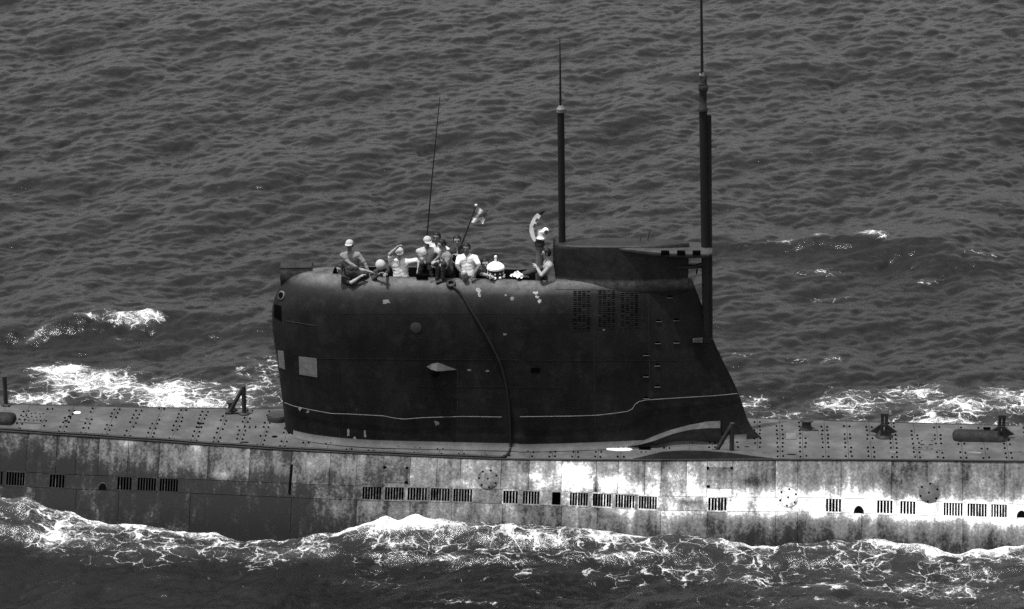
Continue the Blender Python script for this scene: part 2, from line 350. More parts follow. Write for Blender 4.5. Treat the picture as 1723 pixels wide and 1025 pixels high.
# ------------------------------------------------------------------ the sea
def fft_sea(N, L, lam, wdir, rms, spread, seed, small=0.12):
    r_ = np.random.default_rng(seed); k1 = np.fft.fftfreq(N, L / N) * 2 * math.pi
    KX, KY = np.meshgrid(k1, k1, indexing='ij'); K = np.hypot(KX, KY); K[0, 0] = 1
    kp = 2 * math.pi / lam; cosd = (KX * wdir[0] + KY * wdir[1]) / K
    P = np.exp(-1.25 * (kp / K) ** 2) / K ** 4 * (0.04 + np.abs(cosd) ** spread) * np.exp(-(K * small) ** 2 / 39); P[0, 0] = 0
    h = (r_.normal(size=(N, N)) + 1j * r_.normal(size=(N, N))) * np.sqrt(P)
    z = np.fft.ifft2(h).real; sc = rms / z.std()
    dx = np.fft.ifft2(-1j * KX / K * h).real * sc; dy = np.fft.ifft2(-1j * KY / K * h).real * sc
    return z * sc, dx, dy
NS, LS = 1024, 76.0
wd1 = np.array([.86, -.5]); wd2 = np.array([.55, -.83])
z1, a1, b1 = fft_sea(NS, LS, 8.5, wd1, 0.065, 2, 3)
z2, a2, b2 = fft_sea(NS, LS, 2.3, wd2, 0.019, 2, 8)
z3, a3, b3 = fft_sea(NS, LS, 1.0, wd1, 0.012, 1, 21, .05)
z4, a4, b4 = fft_sea(NS, LS, 0.5, wd2, 0.0065, 1, 33, .03)
SZ, SA, SB = z1 + z2 + z3 + z4, 1.0 * a1 + 1.1 * a2 + 1.2 * a3 + a4, 1.0 * b1 + 1.1 * b2 + 1.2 * b3 + b4
def samp(F_, X, Y):
    u = (X / LS * NS) % NS; v = (Y / LS * NS) % NS; i = np.floor(u).astype(int); j = np.floor(v).astype(int); fu = u - i; fv = v - j
    i1 = (i + 1) % NS; j1 = (j + 1) % NS; i %= NS; j %= NS
    return F_[i, j] * (1 - fu) * (1 - fv) + F_[i1, j] * fu * (1 - fv) + F_[i, j1] * (1 - fu) * fv + F_[i1, j1] * fu * fv
def axis_pts(lo, hi, step, far):
    c = np.arange(lo, hi, step); g = step * np.cumsum(1.28 ** np.arange(1, 60)); g = g[g < far]
    return np.concatenate([(lo - g)[::-1], c, hi + g])
def axis_y():
    pts = [-9.5]
    while pts[-1] < 50: y = pts[-1]; pts.append(y + 0.055 + 0.045 * max(0, (y + 3) / 50))
    c = np.array(pts); g = 0.1 * np.cumsum(1.28 ** np.arange(1, 60)); g = g[g < 6000]
    return np.concatenate([(c[0] - g)[::-1], c, c[-1] + g])
gx = axis_pts(-24, 18.5, 0.07, 6000); gy = axis_y()
GX, GY = np.meshgrid(gx, gy, indexing='ij')
fade = np.exp(-np.maximum(0, np.hypot(GX, GY) - 90) / 60)
SZv = samp(SZ, GX, GY) * fade
wl = np.array([float(hw(x) + 1.08 * taper(x)) if -40 < x < 46 else 0.0 for x in gx])[:, None]      # hull half-breadth at the water
inside_x = smooth(-41, -38, GX) * (1 - smooth(44, 47, GX))
near = -GY - wl; farr = GY - wl                  # distance from the hull on each side
HTX = [-40, -18, -15, -13, -11.6, -10, -8, -5.8, -4.2, -2.6, -0.5, 1.3, 3.0, 5, 7.5, 9.5, 11, 12.4, 14, 18, 46]
HTV = [0, .25, .6, .66, .5, .28, .08, .02, .30, .58, .58, .54, .38, .32, .28, .20, .14, .34, .5, .2, 0]
Hn = itp(GX, HTX, HTV)
dn = np.maximum(near, 0.0); df = np.maximum(farr, 0.0)
Zs = SZv * np.where((near < 0) & (farr < 0), 0.5, 1 - 0.45 * np.exp(-np.minimum(np.abs(near), np.abs(farr)) / 1.2) * inside_x)
Zs = Zs + inside_x * (Hn * np.where(GY < 0, np.exp(-(dn / 0.9) ** 1.3), np.exp(-(df / 1.3) ** 1.3)))
# outward-running wash ridge on the near side
ridge = itp(GX, [-40, -14, -12, -9, -6, -3, 0, 3, 6, 9, 12, 20, 46], [0.3, 0.35, 0.7, 1.0, 0.75, 0.85, 1.0, 0.65, 0.55, 0.75, 0.9, 1.2, 1.2])
Zs += inside_x * 0.07 * np.exp(-((near - ridge) / 0.25) ** 2) * (near > -0.2)
# two breaking swells on the far side
for (px, py, ln, wdt, hh, ang) in ((1400, 418, 3.2, .8, .30, .05), (150, 549, 3.4, .8, .26, .45), (1560, 440, 2.6, .8, .16, -.1), (330, 545, 3, .9, .15, .0)):
    c = PZ(px, py, 0); X_ = (GX - c[0]) * math.cos(ang) + (GY - c[1]) * math.sin(ang); Y_ = -(GX - c[0]) * math.sin(ang) + (GY - c[1]) * math.cos(ang)
    Zs += hh * np.exp(-(X_ / ln) ** 2) * np.exp(-(np.where(Y_ < 0, Y_ / (wdt * .7), Y_ / (wdt * 1.8))) ** 2)
# foam density
FO = np.zeros_like(GX)
def blob(px, py, rx, ry, d, ang=0.0):
    global FO
    c = PZ(px, py, 0.1); k = np.linalg.norm(c - CAM) / FPX; sx = rx * k; sy = ry * k / math.sin(ELEV)
    X = GX - c[0]; Y = GY - c[1]; ca, sa = math.cos(ang), math.sin(ang)
    FO = np.maximum(FO, d * np.exp(-(((X * ca + Y * sa) / sx) ** 2 + ((-X * sa + Y * ca) / sy) ** 2) ** 1.3))
# far side wash
for a in [(150, 640, 110, 26, 1.15), (110, 620, 70, 14, 1.2), (270, 655, 150, 26, .95), (60, 670, 80, 18, 1.0), (400, 665, 90, 26, .8), (330, 675, 160, 14, 1.05), (440, 620, 60, 22, .5), (370, 588, 40, 6, .45),
          (210, 540, 62, 9, 1.0), (245, 535, 30, 7, 1.15), (150, 543, 30, 5, .9), (60, 563, 60, 4, .8, .9), (195, 563, 15, 4, .6),
          (1260, 668, 40, 14, .8), (1320, 690, 70, 16, .6), (1450, 670, 120, 24, .78), (1540, 655, 90, 18, .75), (1620, 690, 120, 20, .85), (1690, 670, 60, 20, .95), (1400, 702, 140, 10, .7), (1600, 712, 160, 8, .9),
          (1468, 406, 38, 10, 1.05), (1382, 407, 18, 5, .9), (1330, 413, 50, 4, .6), (1375, 455, 45, 6, .62), (1400, 493, 55, 6, .5), (1560, 465, 25, 6, .5), (1650, 430, 35, 5, .45),
          (1250, 590, 50, 5, .4), (1380, 600, 60, 4, .4), (660, 440, 10, 3, .3),
          # near side wash
          (60, 850, 120, 22, 1.1), (40, 870, 90, 20, .85), (180, 880, 110, 18, 1.05), (330, 893, 120, 12, 1.0), (120, 905, 160, 22, .7), (300, 920, 160, 16, .62), (460, 897, 80, 12, 1.0), (500, 925, 120, 20, .7),
          (640, 872, 110, 16, 1.1), (700, 890, 110, 14, 1.0), (800, 905, 80, 10, .8), (860, 880, 90, 20, .85), (700, 930, 160, 12, .6), (850, 930, 160, 20, .5), (1000, 890, 60, 12, 1.1), (1050, 905, 90, 8, 1.05),
          (1150, 905, 100, 12, .9), (1250, 905, 120, 8, .85), (1330, 902, 120, 8, 1.0), (1450, 912, 120, 9, 1.1), (1560, 925, 110, 10, 1.1), (1660, 920, 90, 20, 1.2), (1715, 895, 60, 24, 1.15), (1620, 905, 80, 15, .9),
          (1200, 950, 200, 24, .5), (1450, 955, 220, 26, .5), (1230, 970, 120, 8, .55), (1600, 985, 160, 22, .55), (1420, 985, 120, 8, .6), (1650, 960, 120, 16, .55),
          (1000, 960, 140, 14, .4), (600, 970, 90, 8, .42), (760, 945, 60, 5, .7), (200, 930, 220, 16, .45), (620, 980, 70, 6, .35), (780, 1010, 90, 5, .4), (1150, 1000, 200, 12, .34), (1400, 1010, 300, 10, .4), (1690, 1000, 60, 15, .5)]:
    blob(*a)
nz = rng.normal(size=(NS, NS)); nzf = np.fft.fft2(nz); kk = np.hypot(*np.meshgrid(np.fft.fftfreq(NS) * NS, np.fft.fftfreq(NS) * NS, indexing='ij'))
nz = np.fft.ifft2(nzf * np.exp(-(kk / 120) ** 2)).real; nz /= nz.std()
nz0 = nz
belt = inside_x * np.where(GY < 0, 1.0 * np.exp(-(np.maximum(near, 0) / 0.30) ** 2) * (near > -0.5), 0.95 * np.exp(-(np.maximum(farr, 0) / 0.5) ** 2) * (farr > -0.5))
belt2 = inside_x * np.where(GY < 0, 0.62 * np.exp(-(np.maximum(near, 0) / 1.7) ** 1.5), 0.55 * np.exp(-np.maximum(farr, 0) / 1.6))
gapn = itp(GX, [-40, -12, -8, -6, -4, 6, 9, 46], [1, 1, .75, .6, 1, .9, 1, 1])
FO = np.maximum(FO, np.maximum(belt * np.where(GY < 0, gapn * np.clip(.85 + .25 * samp(nz0, GX * .2 + 5, GY * .2), .5, 1.1), .9), belt2))
brkn = np.clip(.5 + .45 * samp(nz0, GX * .10, GY * .10 + 20), 0, 1)
FO = np.maximum(FO, brkn * inside_x * 1.0 * np.exp(-((near - ridge - .18 * samp(nz0, GX * .12, GY * .05)) / 0.2) ** 2) * (near > -0.2) * np.clip(gapn, .75, 1))
FO *= np.where(GY < 0, 1.1, 0.97)
Zs += np.clip(FO, 0, 1.2) ** 2 * 0.03 * (samp(nz, GX, GY) + 0.8)
rag = samp(nz, GX * .6, GY * .6) + .8 * samp(nz, GX * .25 + 9, GY * .25)
Zs += inside_x * 0.03 * rag * np.exp(-(np.maximum(near, 0) / .5) ** 2) * (near > -1.2) * (GY < 0)
CH = smooth(0.1, 1.6, np.maximum(near, farr))
VX = GX + samp(SA, GX, GY) * fade * CH * 0.75; VY = GY + samp(SB, GX, GY) * fade * CH * 0.75
nxg, nyg = GX.shape; idx = np.arange(nxg * nyg).reshape(nxg, nyg)
quads = np.stack([idx[:-1, :-1], idx[1:, :-1], idx[1:, 1:], idx[:-1, 1:]], -1).reshape(-1, 4)
me = bpy.data.meshes.new('sea')
me.vertices.add(nxg * nyg); me.vertices.foreach_set('co', np.stack([VX, VY, Zs], -1).astype(np.float32).ravel())
me.loops.add(quads.size); me.loops.foreach_set('vertex_index', quads.astype(np.int32).ravel())
me.polygons.add(len(quads)); me.polygons.foreach_set('loop_start', np.arange(0, quads.size, 4, dtype=np.int32)); me.polygons.foreach_set('loop_total', np.full(len(quads), 4, np.int32))
me.polygons.foreach_set('use_smooth', np.ones(len(quads), bool)); me.update(calc_edges=True)
fa = me.attributes.new('foam', 'FLOAT', 'POINT'); fa.data.foreach_set('value', FO.astype(np.float32).ravel())
me.materials.append(MATS['sea_water'])
sea = bpy.data.objects.new('sea', me); col.objects.link(sea)
tag(sea, 'dark choppy sea with white foam washing along the hull', 'sea', kind='structure')

# ------------------------------------------------------------------ submarine: hull
sub = empty('submarine')
tag(sub, 'black submarine running on the surface with a tall streamlined sail', 'submarine')
def plate(name, x0, x1, v0, v1, proud=0.0, m='hull_paint', parent=sub, side=-1, thick=0.014, gap=0.005, dx=0.08, dv=0.07):
    x0 += gap; x1 -= gap; v0 += gap; v1 -= gap
    nx = max(2, int((x1 - x0) / dx) + 1); nv = max(2, int((v1 - v0) / dv) + 1)
    xs = np.linspace(x0, x1, nx + 1); vv = np.linspace(v0, v1, nv + 1)
    mb = MB(); outer = [[S(x, v, proud, side) for x in xs] for v in vv]; mb.grid(outer)
    ea, eb = random.uniform(-.22, .1), random.uniform(-.22, .1); ed = lambda x: ea * math.exp(-(x - x0) / .07) + eb * math.exp(-(x1 - x) / .07)
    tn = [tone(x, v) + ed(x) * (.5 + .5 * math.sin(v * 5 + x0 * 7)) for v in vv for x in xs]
    # edge returns
    loop = [(xs[i], vv[0]) for i in range(nx + 1)] + [(xs[-1], vv[j]) for j in range(1, nv + 1)] + [(xs[i], vv[-1]) for i in range(nx - 1, -1, -1)] + [(xs[0], vv[j]) for j in range(nv - 1, 0, -1)]
    A = [S(a, b, proud, side) for a, b in loop]; B = [S(a, b, proud - thick, side) for a, b in loop]
    n_ = len(loop); mb.add(A + B, [(i, (i + 1) % n_, (i + 1) % n_ + n_, i + n_) for i in range(n_)]); tn += [tone(a, b) for a, b in loop] * 2
    return mb.build(name, m, parent, True, tn)
VA, VB = 0.835, 1.165
XL, XR = -14.2, 14.2
brkA = sorted([hull_x(p, 0.4) for p in (-30, 45, 95, 128, 166, 215, 268, 350, 420, 490, 555, 600, 645, 690, 735, 775, 843, 890, 945, 1003, 1040, 1085, 1112, 1155, 1190, 1232, 1305, 1342, 1415, 1500, 1560, 1620, 1690)] + [XL, XR])
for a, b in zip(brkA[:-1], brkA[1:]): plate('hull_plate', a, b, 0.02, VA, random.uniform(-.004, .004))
GR = [(-18, 5, 5), (10, 42, 7), (83, 109, 5), (197, 222, 5), (231, 263, 7), (268, 300, 7), (609, 642, 7), (647, 680, 7), (685, 719, 7), (724, 757, 7), (762, 795, 7), (846, 872, 5), (879, 908, 6),
      (928, 944, 0), (958, 990, 7), (996.5, 1029, 7), (1035, 1068, 7), (1074, 1106, 7), (1191, 1223, 6), (1389, 1416, 5), (1475, 1502.5, 5), (1514, 1541, 5), (1587, 1620.5, 7), (1627, 1661, 7), (1667, 1695, 6)]
RUNS += [(hull_x(a, 1.2), hull_x(b, 1.2), random.uniform(-.22, .12)) for a, b, c in GR]
edges = [XL]
for (p0, p1, ns) in GR:
    x0, x1 = hull_x(p0, 1.0), hull_x(p1, 1.0)
    plate('hull_plate', edges[-1], x0, VA, VB, random.uniform(-.003, .003)); edges.append(x1)
    mb = MB(); tn = []; lip = 0.022                                # frame round the opening
    for (xa, xb, va, vb) in ((x0 - .012, x1 + .012, VA - .012, VA + .02), (x0 - .012, x1 + .012, VB - .02, VB + .012), (x0 - .012, x0 + .012, VA + .02, VB - .02), (x1 - .012, x1 + .012, VA + .02, VB - .02)):
        rows = []
        for off in (0.006, -0.05): rows.append([S(xa, va, off), S(xb, va, off), S(xb, vb, off), S(xa, vb, off)])
        o = len(mb.v); mb.add(rows[0] + rows[1], [(0, 1, 2, 3), (7, 6, 5, 4), (0, 4, 5, 1), (1, 5, 6, 2), (2, 6, 7, 3), (3, 7, 4, 0)]); tn += [tone((x0 + x1) / 2, 1.0)] * 8
    g = mb.build('limber_grille' if ns else 'drain_port', 'hull_paint', sub, False, tn)
    if ns:
        pitch = (x1 - x0) / ns
        for k in range(1, ns):
            xc = x0 + k * pitch; hwid = pitch * random.uniform(.125, .165); mb = MB(); rows = []
            for v in np.linspace(VA - .01, VB + .01, 5):
                sk = (v - 1) * 0.0
                rows.append([S(xc - hwid + sk, v, -0.004), S(xc + hwid + sk, v, -0.004), S(xc + hwid + sk, v, -0.03), S(xc - hwid + sk, v, -0.03)])
            mb.grid(rows, True); mb.build('grille_bar', 'hull_paint', g, False, [tone(xc, 1.0) + random.uniform(-.12, .05)] * len(mb.v))
plate('hull_plate', edges[-1], XR, VA, VB)
brkC = sorted([hull_x(p, 1.3) for p in (60, 128, 200, 320, 490, 600, 690, 760, 845, 945, 1005, 1112, 1190, 1305, 1342, 1450, 1620)] + [XL, XR])
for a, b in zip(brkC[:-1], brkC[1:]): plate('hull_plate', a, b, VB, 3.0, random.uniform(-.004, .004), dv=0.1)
# rest of the casing: far side, bow and stern run
def shell(x0, x1, side, v0=0.02, v1=5.0, off=0.0, m='hull_paint', name='casing', step=0.5):
    xs = np.arange(x0, x1 + 1e-6, step); vv = np.linspace(v0, v1, 22); mb = MB()
    mb.grid([[S(x, v, off, side) for x in xs] for v in vv]); return mb.build(name, m, sub, True, [0.3] * len(mb.v))
shell(-40, 46, 1); shell(-40, XL - .2, -1); shell(XR + .2, 46, -1); shell(XL - .5, XR + .5, -1, 0.1, 5.0, -0.22, 'void', 'inner_hull')
shell(XL - .5, XR + .5, -1, 2.9, 5.0, -0.01, name='keel_side')

# ------------------------------------------------------------------ deck
def deck_slab(name, x0, x1, m='deck_paint', dz=0.0, parent=sub, nx=3):
    xs = np.linspace(x0 + .004, x1 - .004, nx); mb = MB(); rows = []
    for t in np.linspace(-1, 1, 9): rows.append([(x, t * (hw(x) + .012), zd(x) + dz + 0.03 * (1 - t * t)) for x in xs])
    mb.grid(rows)
    for s_ in (0, -1): mb.grid([rows[s_], [(p[0], p[1], p[2] - .05) for p in rows[s_]]])
    for i in (0, -1): mb.grid([[r[i] for r in rows], [(r[i][0], r[i][1], r[i][2] - .04) for r in rows]])
    return mb.build(name, m, parent, False)
def deck_z(x, y): t = min(1, abs(y) / (hw(x) + .012)); return zd(x) + 0.03 * (1 - t * t)
PITCH = 0.545; xk = XL; deck_x = []
while xk < XR - 0.01:
    x1 = min(xk + PITCH, XR); deck_slab('deck_plate', xk, x1, dz=random.uniform(-.003, .003)); deck_x.append(x1); xk = x1
deck_slab('deck_run', -40, XL, nx=40); deck_slab('deck_run', XR, 46, nx=40)
mb = MB()                                             # dark studs in pairs either side of every seam
for xs_ in deck_x[:-1]:
    w = hw(xs_)
    for y in np.arange(-w + .12, w - .05, 0.27):
        if random.random() < 0.16: continue
        for sx in (-0.065, 0.065):
            if random.random() < 0.1: continue
            x = xs_ + sx + random.uniform(-.012, .012); yy = y + random.uniform(-.03, .03); r = random.uniform(.029, .036); z = deck_z(x, yy) + .0045
            r *= .8; ring = [[(x + k * r * math.cos(t), yy + k * r * math.sin(t), z + dz_) for t in np.linspace(0, 2 * math.pi, 7, endpoint=False)] for (k, dz_) in ((1, -.008), (.95, .02), (.5, .032))]; mb.grid(ring, True); mb.f.append(tuple(range(len(mb.v) - 7, len(mb.v))))
tag(mb.build('deck_studs', 'void', sub), kind='stuff')
for sd, nm in ((-1, 'deck_edge'), (1, 'deck_edge')):
    MB().tube([(x, sd * (hw(x) + .02), zd(x) - .005) for x in np.arange(XL, XR + .01, 0.4)], 0.022, 6).build(nm, 'dark_steel', sub, True)
def deck_pt(px, py, h=0.0):
    p = PZ(px, py, 1.95)
    for _ in range(3): p = PZ(px, py, deck_z(p[0], p[1]) + h)
    return p
def deck_panel(name, pxs, h=0.008, m='deck_paint', th=0.02):      # outline given clockwise in the photo, laid on the deck
    pts = [deck_pt(*q) for q in pxs]; mb = MB(); mb.prism([(p[0], p[1], p[2] + h) for p in pts], (0, 0, -th)); return mb.build(name, m, sub)
def deck_disc(name, px, py, rx, ry, m, h=0.006, n=16):
    c = deck_pt(px, py); mb = MB(); mb.prism([(c[0] + rx * math.cos(t), c[1] + ry * math.sin(t), c[2] + h) for t in np.linspace(0, 2 * math.pi, n, endpoint=False)], (0, 0, -.02)); return mb.build(name, m, sub)
hp = deck_panel('deck_hatch', [(50, 691), (88, 693), (68, 713), (27, 711)], 0.012)
for i in range(5):
    for j in range(3):
        c = deck_pt(45 + i * 7 - j * 5 + random.uniform(-1, 1), 696 + j * 5.5 + random.uniform(-1, 1), .013); MB().lathe(c, [(.022, 0), (.022, .004)], 8).build('bolt', 'void', hp)
hp = deck_panel('deck_hatch', [(1540, 738), (1582, 739), (1584, 758), (1538, 757)], 0.010)
for (a, b) in ((1551, 741.5), (1568, 741.5), (1550, 754), (1560, 754), (1568, 755)): MB().lathe(deck_pt(a, b, .011), [(.022, 0), (.022, .004)], 8).build('bolt', 'void', hp)
for (a, b) in ((1552, 748), (1566, 748.5)): MB().box(deck_pt(a, b, .012), (.09, .03, .01)).build('latch', 'void', hp)
deck_panel('deck_cover', [(1323, 729), (1339, 729), (1340, 740), (1322, 740)], 0.012, 'fairing_grey')
deck_panel('deck_cover', [(1697, 752), (1717, 752), (1719, 761), (1695, 761)], 0.010)
deck_panel('deck_cover', [(138, 703), (150, 703), (146, 710), (133, 710)], 0.010, 'fairing_grey')
deck_disc('deck_plug', 130, 694.5, .09, .08, 'white_paint'); deck_disc('deck_plug', 1639, 762, .18, .06, 'deck_light'); deck_disc('deck_plug', 1503, 761, .1, .04, 'deck_light')
for (a, b, rx, ry) in ((117, 701, .05, .05), (111, 708.5, .05, .05), (336, 713, .065, .055), (333, 719, .055, .04), (462, 735, .07, .07), (412, 744.5, .1, .035), (1332, 765, .12, .03), (1257, 752, .06, .02)):
    deck_disc('deck_opening', a, b, rx, ry, 'void', 0.007)
for (a, b, c_) in ((400, 718, .05), (412, 718, .1), (420, 719, .1), (430, 718.5, .1)): MB().box(deck_pt(a, b, .008), (.03, c_, .02)).build('deck_slot', 'void', sub)

def stanchion(px, py, h, lean_px, post_r=.055, side=-1):     # folding deck stanchion: upright with a raking brace
    b = deck_pt(px, py); root = MB().lathe(b, [(.13, 0), (.13, .03), (.08, .05)], 12).build('deck_stanchion', 'dark_steel', sub, True)
    top = b + np.array([0, 0, h]); MB().tube([b, top + np.array([0, 0, .03])], post_r, 10).build('post', 'dark_steel', root, True)
    if lean_px:
        f = deck_pt(px + lean_px, py - 1); MB().tube([f, top], post_r * .95, 10).build('brace', 'dark_steel', root, True)
        MB().tube([f + np.array([0, 0, .02]), b + np.array([0, 0, .02])], .02, 6).build('foot_bar', 'dark_steel', root, True)
        MB().box((f + np.array([0, 0, .03])), (.16, .14, .05)).build('foot_plate', 'dark_steel', root)
    return root
stanchion(411, 697, .72, -26); stanchion(10, 682, .74, 0); stanchion(1231, 762, .74, -27)
# small fairlead beside the forward stanchion
c = deck_pt(389, 691); mb = MB(); mb.lathe(c, [(.14, 0), (.14, .04), (.08, .07), (.07, .17), (.12, .2), (.12, .25)], 14); mb.build('fairlead', 'dark_steel', sub, True)
# capstan
c = deck_pt(1357, 722); mb = MB(); mb.lathe(c, [(.17, 0), (.16, .03), (.115, .08), (.105, .17), (.13, .2), (.16, .215), (.16, .245), (.1, .25), (.09, .225)], 20); mb.build('capstan', 'dark_steel', sub, True)
MB().tube([deck_pt(1366, 724, .01), deck_pt(1377, 724, .01)], .035, 8).build('capstan_shadow', 'dark_steel', sub)  # dark bar on the deck standing for the capstan's cast shadow
# bitts
for (px, py, h) in ((1487, 737, .62), (1684, 741, .64)):
    b = deck_pt(px, py); root = MB().lathe(b + np.array([0, .1, 0]), [(.22, 0), (.2, .04), (.15, .08), (.12, .14), (.02, .15)], 18).build('mooring_bitt', 'dark_steel', sub, True)
    for sx in (-.05, .05): MB().box(b + np.array([sx, 0, h / 2]), (.07, .10, h)).build('upright', 'dark_steel', root)
    MB().box(b + np.array([0, 0.0, h]), (.19, .13, .07)).build('head', 'dark_steel', root); MB().box(b + np.array([0, -.02, h * .55]), (.14, .1, .06)).build('cross_bar', 'dark_steel', root)
    for sx in (-1, 1): MB().prism([b + np.array([sx * .07, .14, .03]), b + np.array([sx * .33, .14, .1]), b + np.array([sx * .07, .14, .3])], (0, .06, 0)).build('side_wedge', 'dark_steel', root)  # dark triangular wedge on each side of the uprights
# low half-round lockers lying on the deck
def locker(px0, px1, py, r, name='deck_locker', m='fairing_grey'):
    a, b = deck_pt(px0, py), deck_pt(px1, py); b[1] = a[1]; rows = []
    for t, k in ((0, .55), (.03, .85), (.1, 1), (.9, 1), (.97, .85), (1, .55)):
        c = a + (b - a) * t; rows.append([(c[0], c[1] + r * k * 1.15 * math.cos(q), c[2] - .01 + r * k * .8 * math.sin(q)) for q in np.linspace(0, math.pi, 13)])
    mb = MB(); mb.grid(rows); mb.f.append(tuple(range(13))); mb.f.append(tuple(range(65, 78))[::-1]); return mb.build(name, m, sub, True)
lk = locker(1603, 1692, 736, .25, m='locker_grey'); MB().box(PY(1661, 721, deck_pt(1661, 736)[1] - .02), (.16, .05, .05)).build('latch', 'void', lk)
locker(-30, 27, 706, .25, m='locker_grey')

# side fittings on the hull plates
def hull_disc(px, py, r, lugs, m, name='inspection_cover'):
    x, v = hull_xv(px, py); c = S(x, v, 0.0); n = S(x, v, 1.0) - c; n /= np.linalg.norm(n); tx = np.array([1.0, 0, 0]); tv = np.cross(n, tx)
    mb = MB(); mb.lathe(c - n * .02, [(r, 0), (r, .034), (r - .02, .038)], 22, n); o = mb.build(name, m, sub, True, [tone(x, v)] * len(mb.v))
    for k in range(lugs):
        a = 2 * math.pi * k / lugs + .4; p = c + (tx * math.cos(a) + tv * math.sin(a)) * (r - .035); MB().lathe(p + n * .012, [(.026, 0), (.026, .012)], 8, n).build('lug', 'void', o)
    MB().lathe(c + n * .012, [(.025, 0), (.025, .012)], 8, n).build('lug', 'void', o); return o
hull_disc(821, 806, .25, 7, 'hull_paint'); hull_disc(1326, 837, .235, 6, 'hull_paint'); hull_disc(1563, 829, .25, 6, 'fairing_grey')
def scupper(px, py, w, parent=sub):
    x, v = hull_xv(px, py); pts = [S(x + w * math.cos(t), v + 0.06 - 0.15 * math.sin(t), .004) for t in np.linspace(0, math.pi, 10)]
    n = S(x, v, 1.0) - S(x, v); mb = MB(); mb.prism(pts, -n * .02); o = mb.build('scupper', 'void', sub)
    mb = MB(); mb.tube([S(x + w * 1.06 * math.cos(t), v + 0.06 - 0.16 * math.sin(t), .012) for t in np.linspace(0, math.pi, 10)], .012, 6); mb.build('hood', 'dark_steel', o)
for (a, b) in ((173, 820), (1445, 859), (1719, 867)): scupper(a, b, .105)
def access(px0, px1, py0, py1, corners):
    x0, v0 = hull_xv(px0, py0); x1, v1 = hull_xv(px1, py1); o = plate('access_panel', x0, x1, v0, v1, 0.014, thick=.02)
    for (a, b) in corners:
        x, v = hull_xv(a, b); c = S(x, v, .016); MB().box(c, (.06, .03, .06)).build('latch', 'void', o)
access(648, 686, 787, 813, ((648, 787), (685, 788), (684, 812))); access(1191, 1232, 786, 822, ((1191, 788), (1231, 788), (1192, 819)))
x, v = hull_xv(491, 782); x2_, v2_ = hull_xv(487, 830)
MB().tube([S(x + (x2_ - x) * t, v + (v2_ - v) * t, .012) for t in np.linspace(0, 1, 8)], .03, 6).build('joint_strap', 'void', sub)

# ------------------------------------------------------------------ sail
ZB = 1.93
xf = Tab([1.9, 2.6, 3.6, 4.72, 5.18, 5.5, 5.75, 5.95, 6.05], [-5.54, -5.6, -5.7, -5.81, -5.78, -5.66, -5.48, -5.2, -4.92], .004)
xt = Tab([1.9, 2.0, 2.15, 2.4, 2.8, 3.2, 4.37, 5.3, 6.05], [6.2, 6.06, 5.9, 5.74, 5.6, 5.45, 4.9, 4.58, 4.3], .004)
wz = Tab([1.9, 2.0, 2.2, 3, 4, 5, 5.4, 5.65, 5.85, 5.98, 6.05], [1.06, 1.0, .985, .985, .975, .95, .90, .81, .68, .53, .40], .004)
def plan(x, z):
    a, b = xf(z), xt(z)
    if x <= a or x >= b: return 0.0
    nose = 2.7 if z < 5.4 else 2.7
    u = min(1, (x - a) / nose); f = math.sqrt(max(0, 1 - (1 - u) ** 2)) ** 0.92
    t = max(0, (x - 0.2) / (b - 0.2)); g = 1 - 0.35 * t - 0.65 * t ** 1.6 + 0.0
    tw = 0.05
    return max(0.0, wz(z) * f * max(g, 0) + tw * min(1, (b - x) * 6) * (1 if t > 0 else 0))
def sail_hit(px, py, off=0.0):
    d = ray(px, py); prev = None
    def ins(y):
        t = (y - CAM[1]) / d[1]; z = CAM[2] + d[2] * t
        if z > 6.05: return False
        w = plan(CAM[0] + d[0] * t, max(z, 1.9)); return w > 0 and y >= -w
    y = -1.4
    while y < 0.9 and not ins(y): y += 0.02
    lo, hi = y - .02, y
    for _ in range(7):
        mid = (lo + hi) / 2
        if ins(mid): hi = mid
        else: lo = mid
    p = CAM + d * ((hi - CAM[1]) / d[1])
    if off: p = p + sail_n(p) * off
    return p
def sail_n(p):
    e = .02; x, z = p[0], min(max(p[2], 1.93), 6.03)
    gx_ = (plan(x + e, z) - plan(x - e, z)) / (2 * e); gz_ = (plan(x, z + e) - plan(x, z - e)) / (2 * e)
    n = np.array([-gx_, -1.0, -gz_]); return n / np.linalg.norm(n)
zl = np.concatenate([np.linspace(1.85, 2.4, 9), np.linspace(2.55, 5.2, 22), np.linspace(5.3, 5.9, 9), [5.95, 6.0, 6.03, 6.05]])
ts = np.concatenate([0.5 * (1 - np.cos(np.linspace(0, math.pi / 2, 22))) ** 1.15 * 0.5 , np.linspace(0.27, 0.97, 60), [.985, .994, 1.0]])
rows = []
for z in zl:
    zz = max(z, 1.9); a, b = xf(zz), xt(zz); xs = a + (b - a) * ts
    nr = [(x, -plan(x, zz) if 0 < i < len(xs) - 1 else 0.0, z) for i, x in enumerate(xs)]
    rows.append(nr + [(p[0], -p[1], p[2]) for p in nr[::-1][1:-1]])
mb = MB(); mb.grid(rows, True)
nt_ = len(ts); n2 = len(rows[0]); top = rows[-1]; CX0, CX1, CFL = -4.35, 0.93, 5.2
inn = []
for i in range(1, nt_ - 1):
    x = top[i][0]; inn.append((x, top[i][1] * 0.86, x > CX0 and x < CX1))
base = len(mb.v); L0 = (len(rows) - 1) * n2
for i, (x, y, rc) in enumerate(inn):
    mb.v += [(x, y, 6.05), (x, -y, 6.05)]
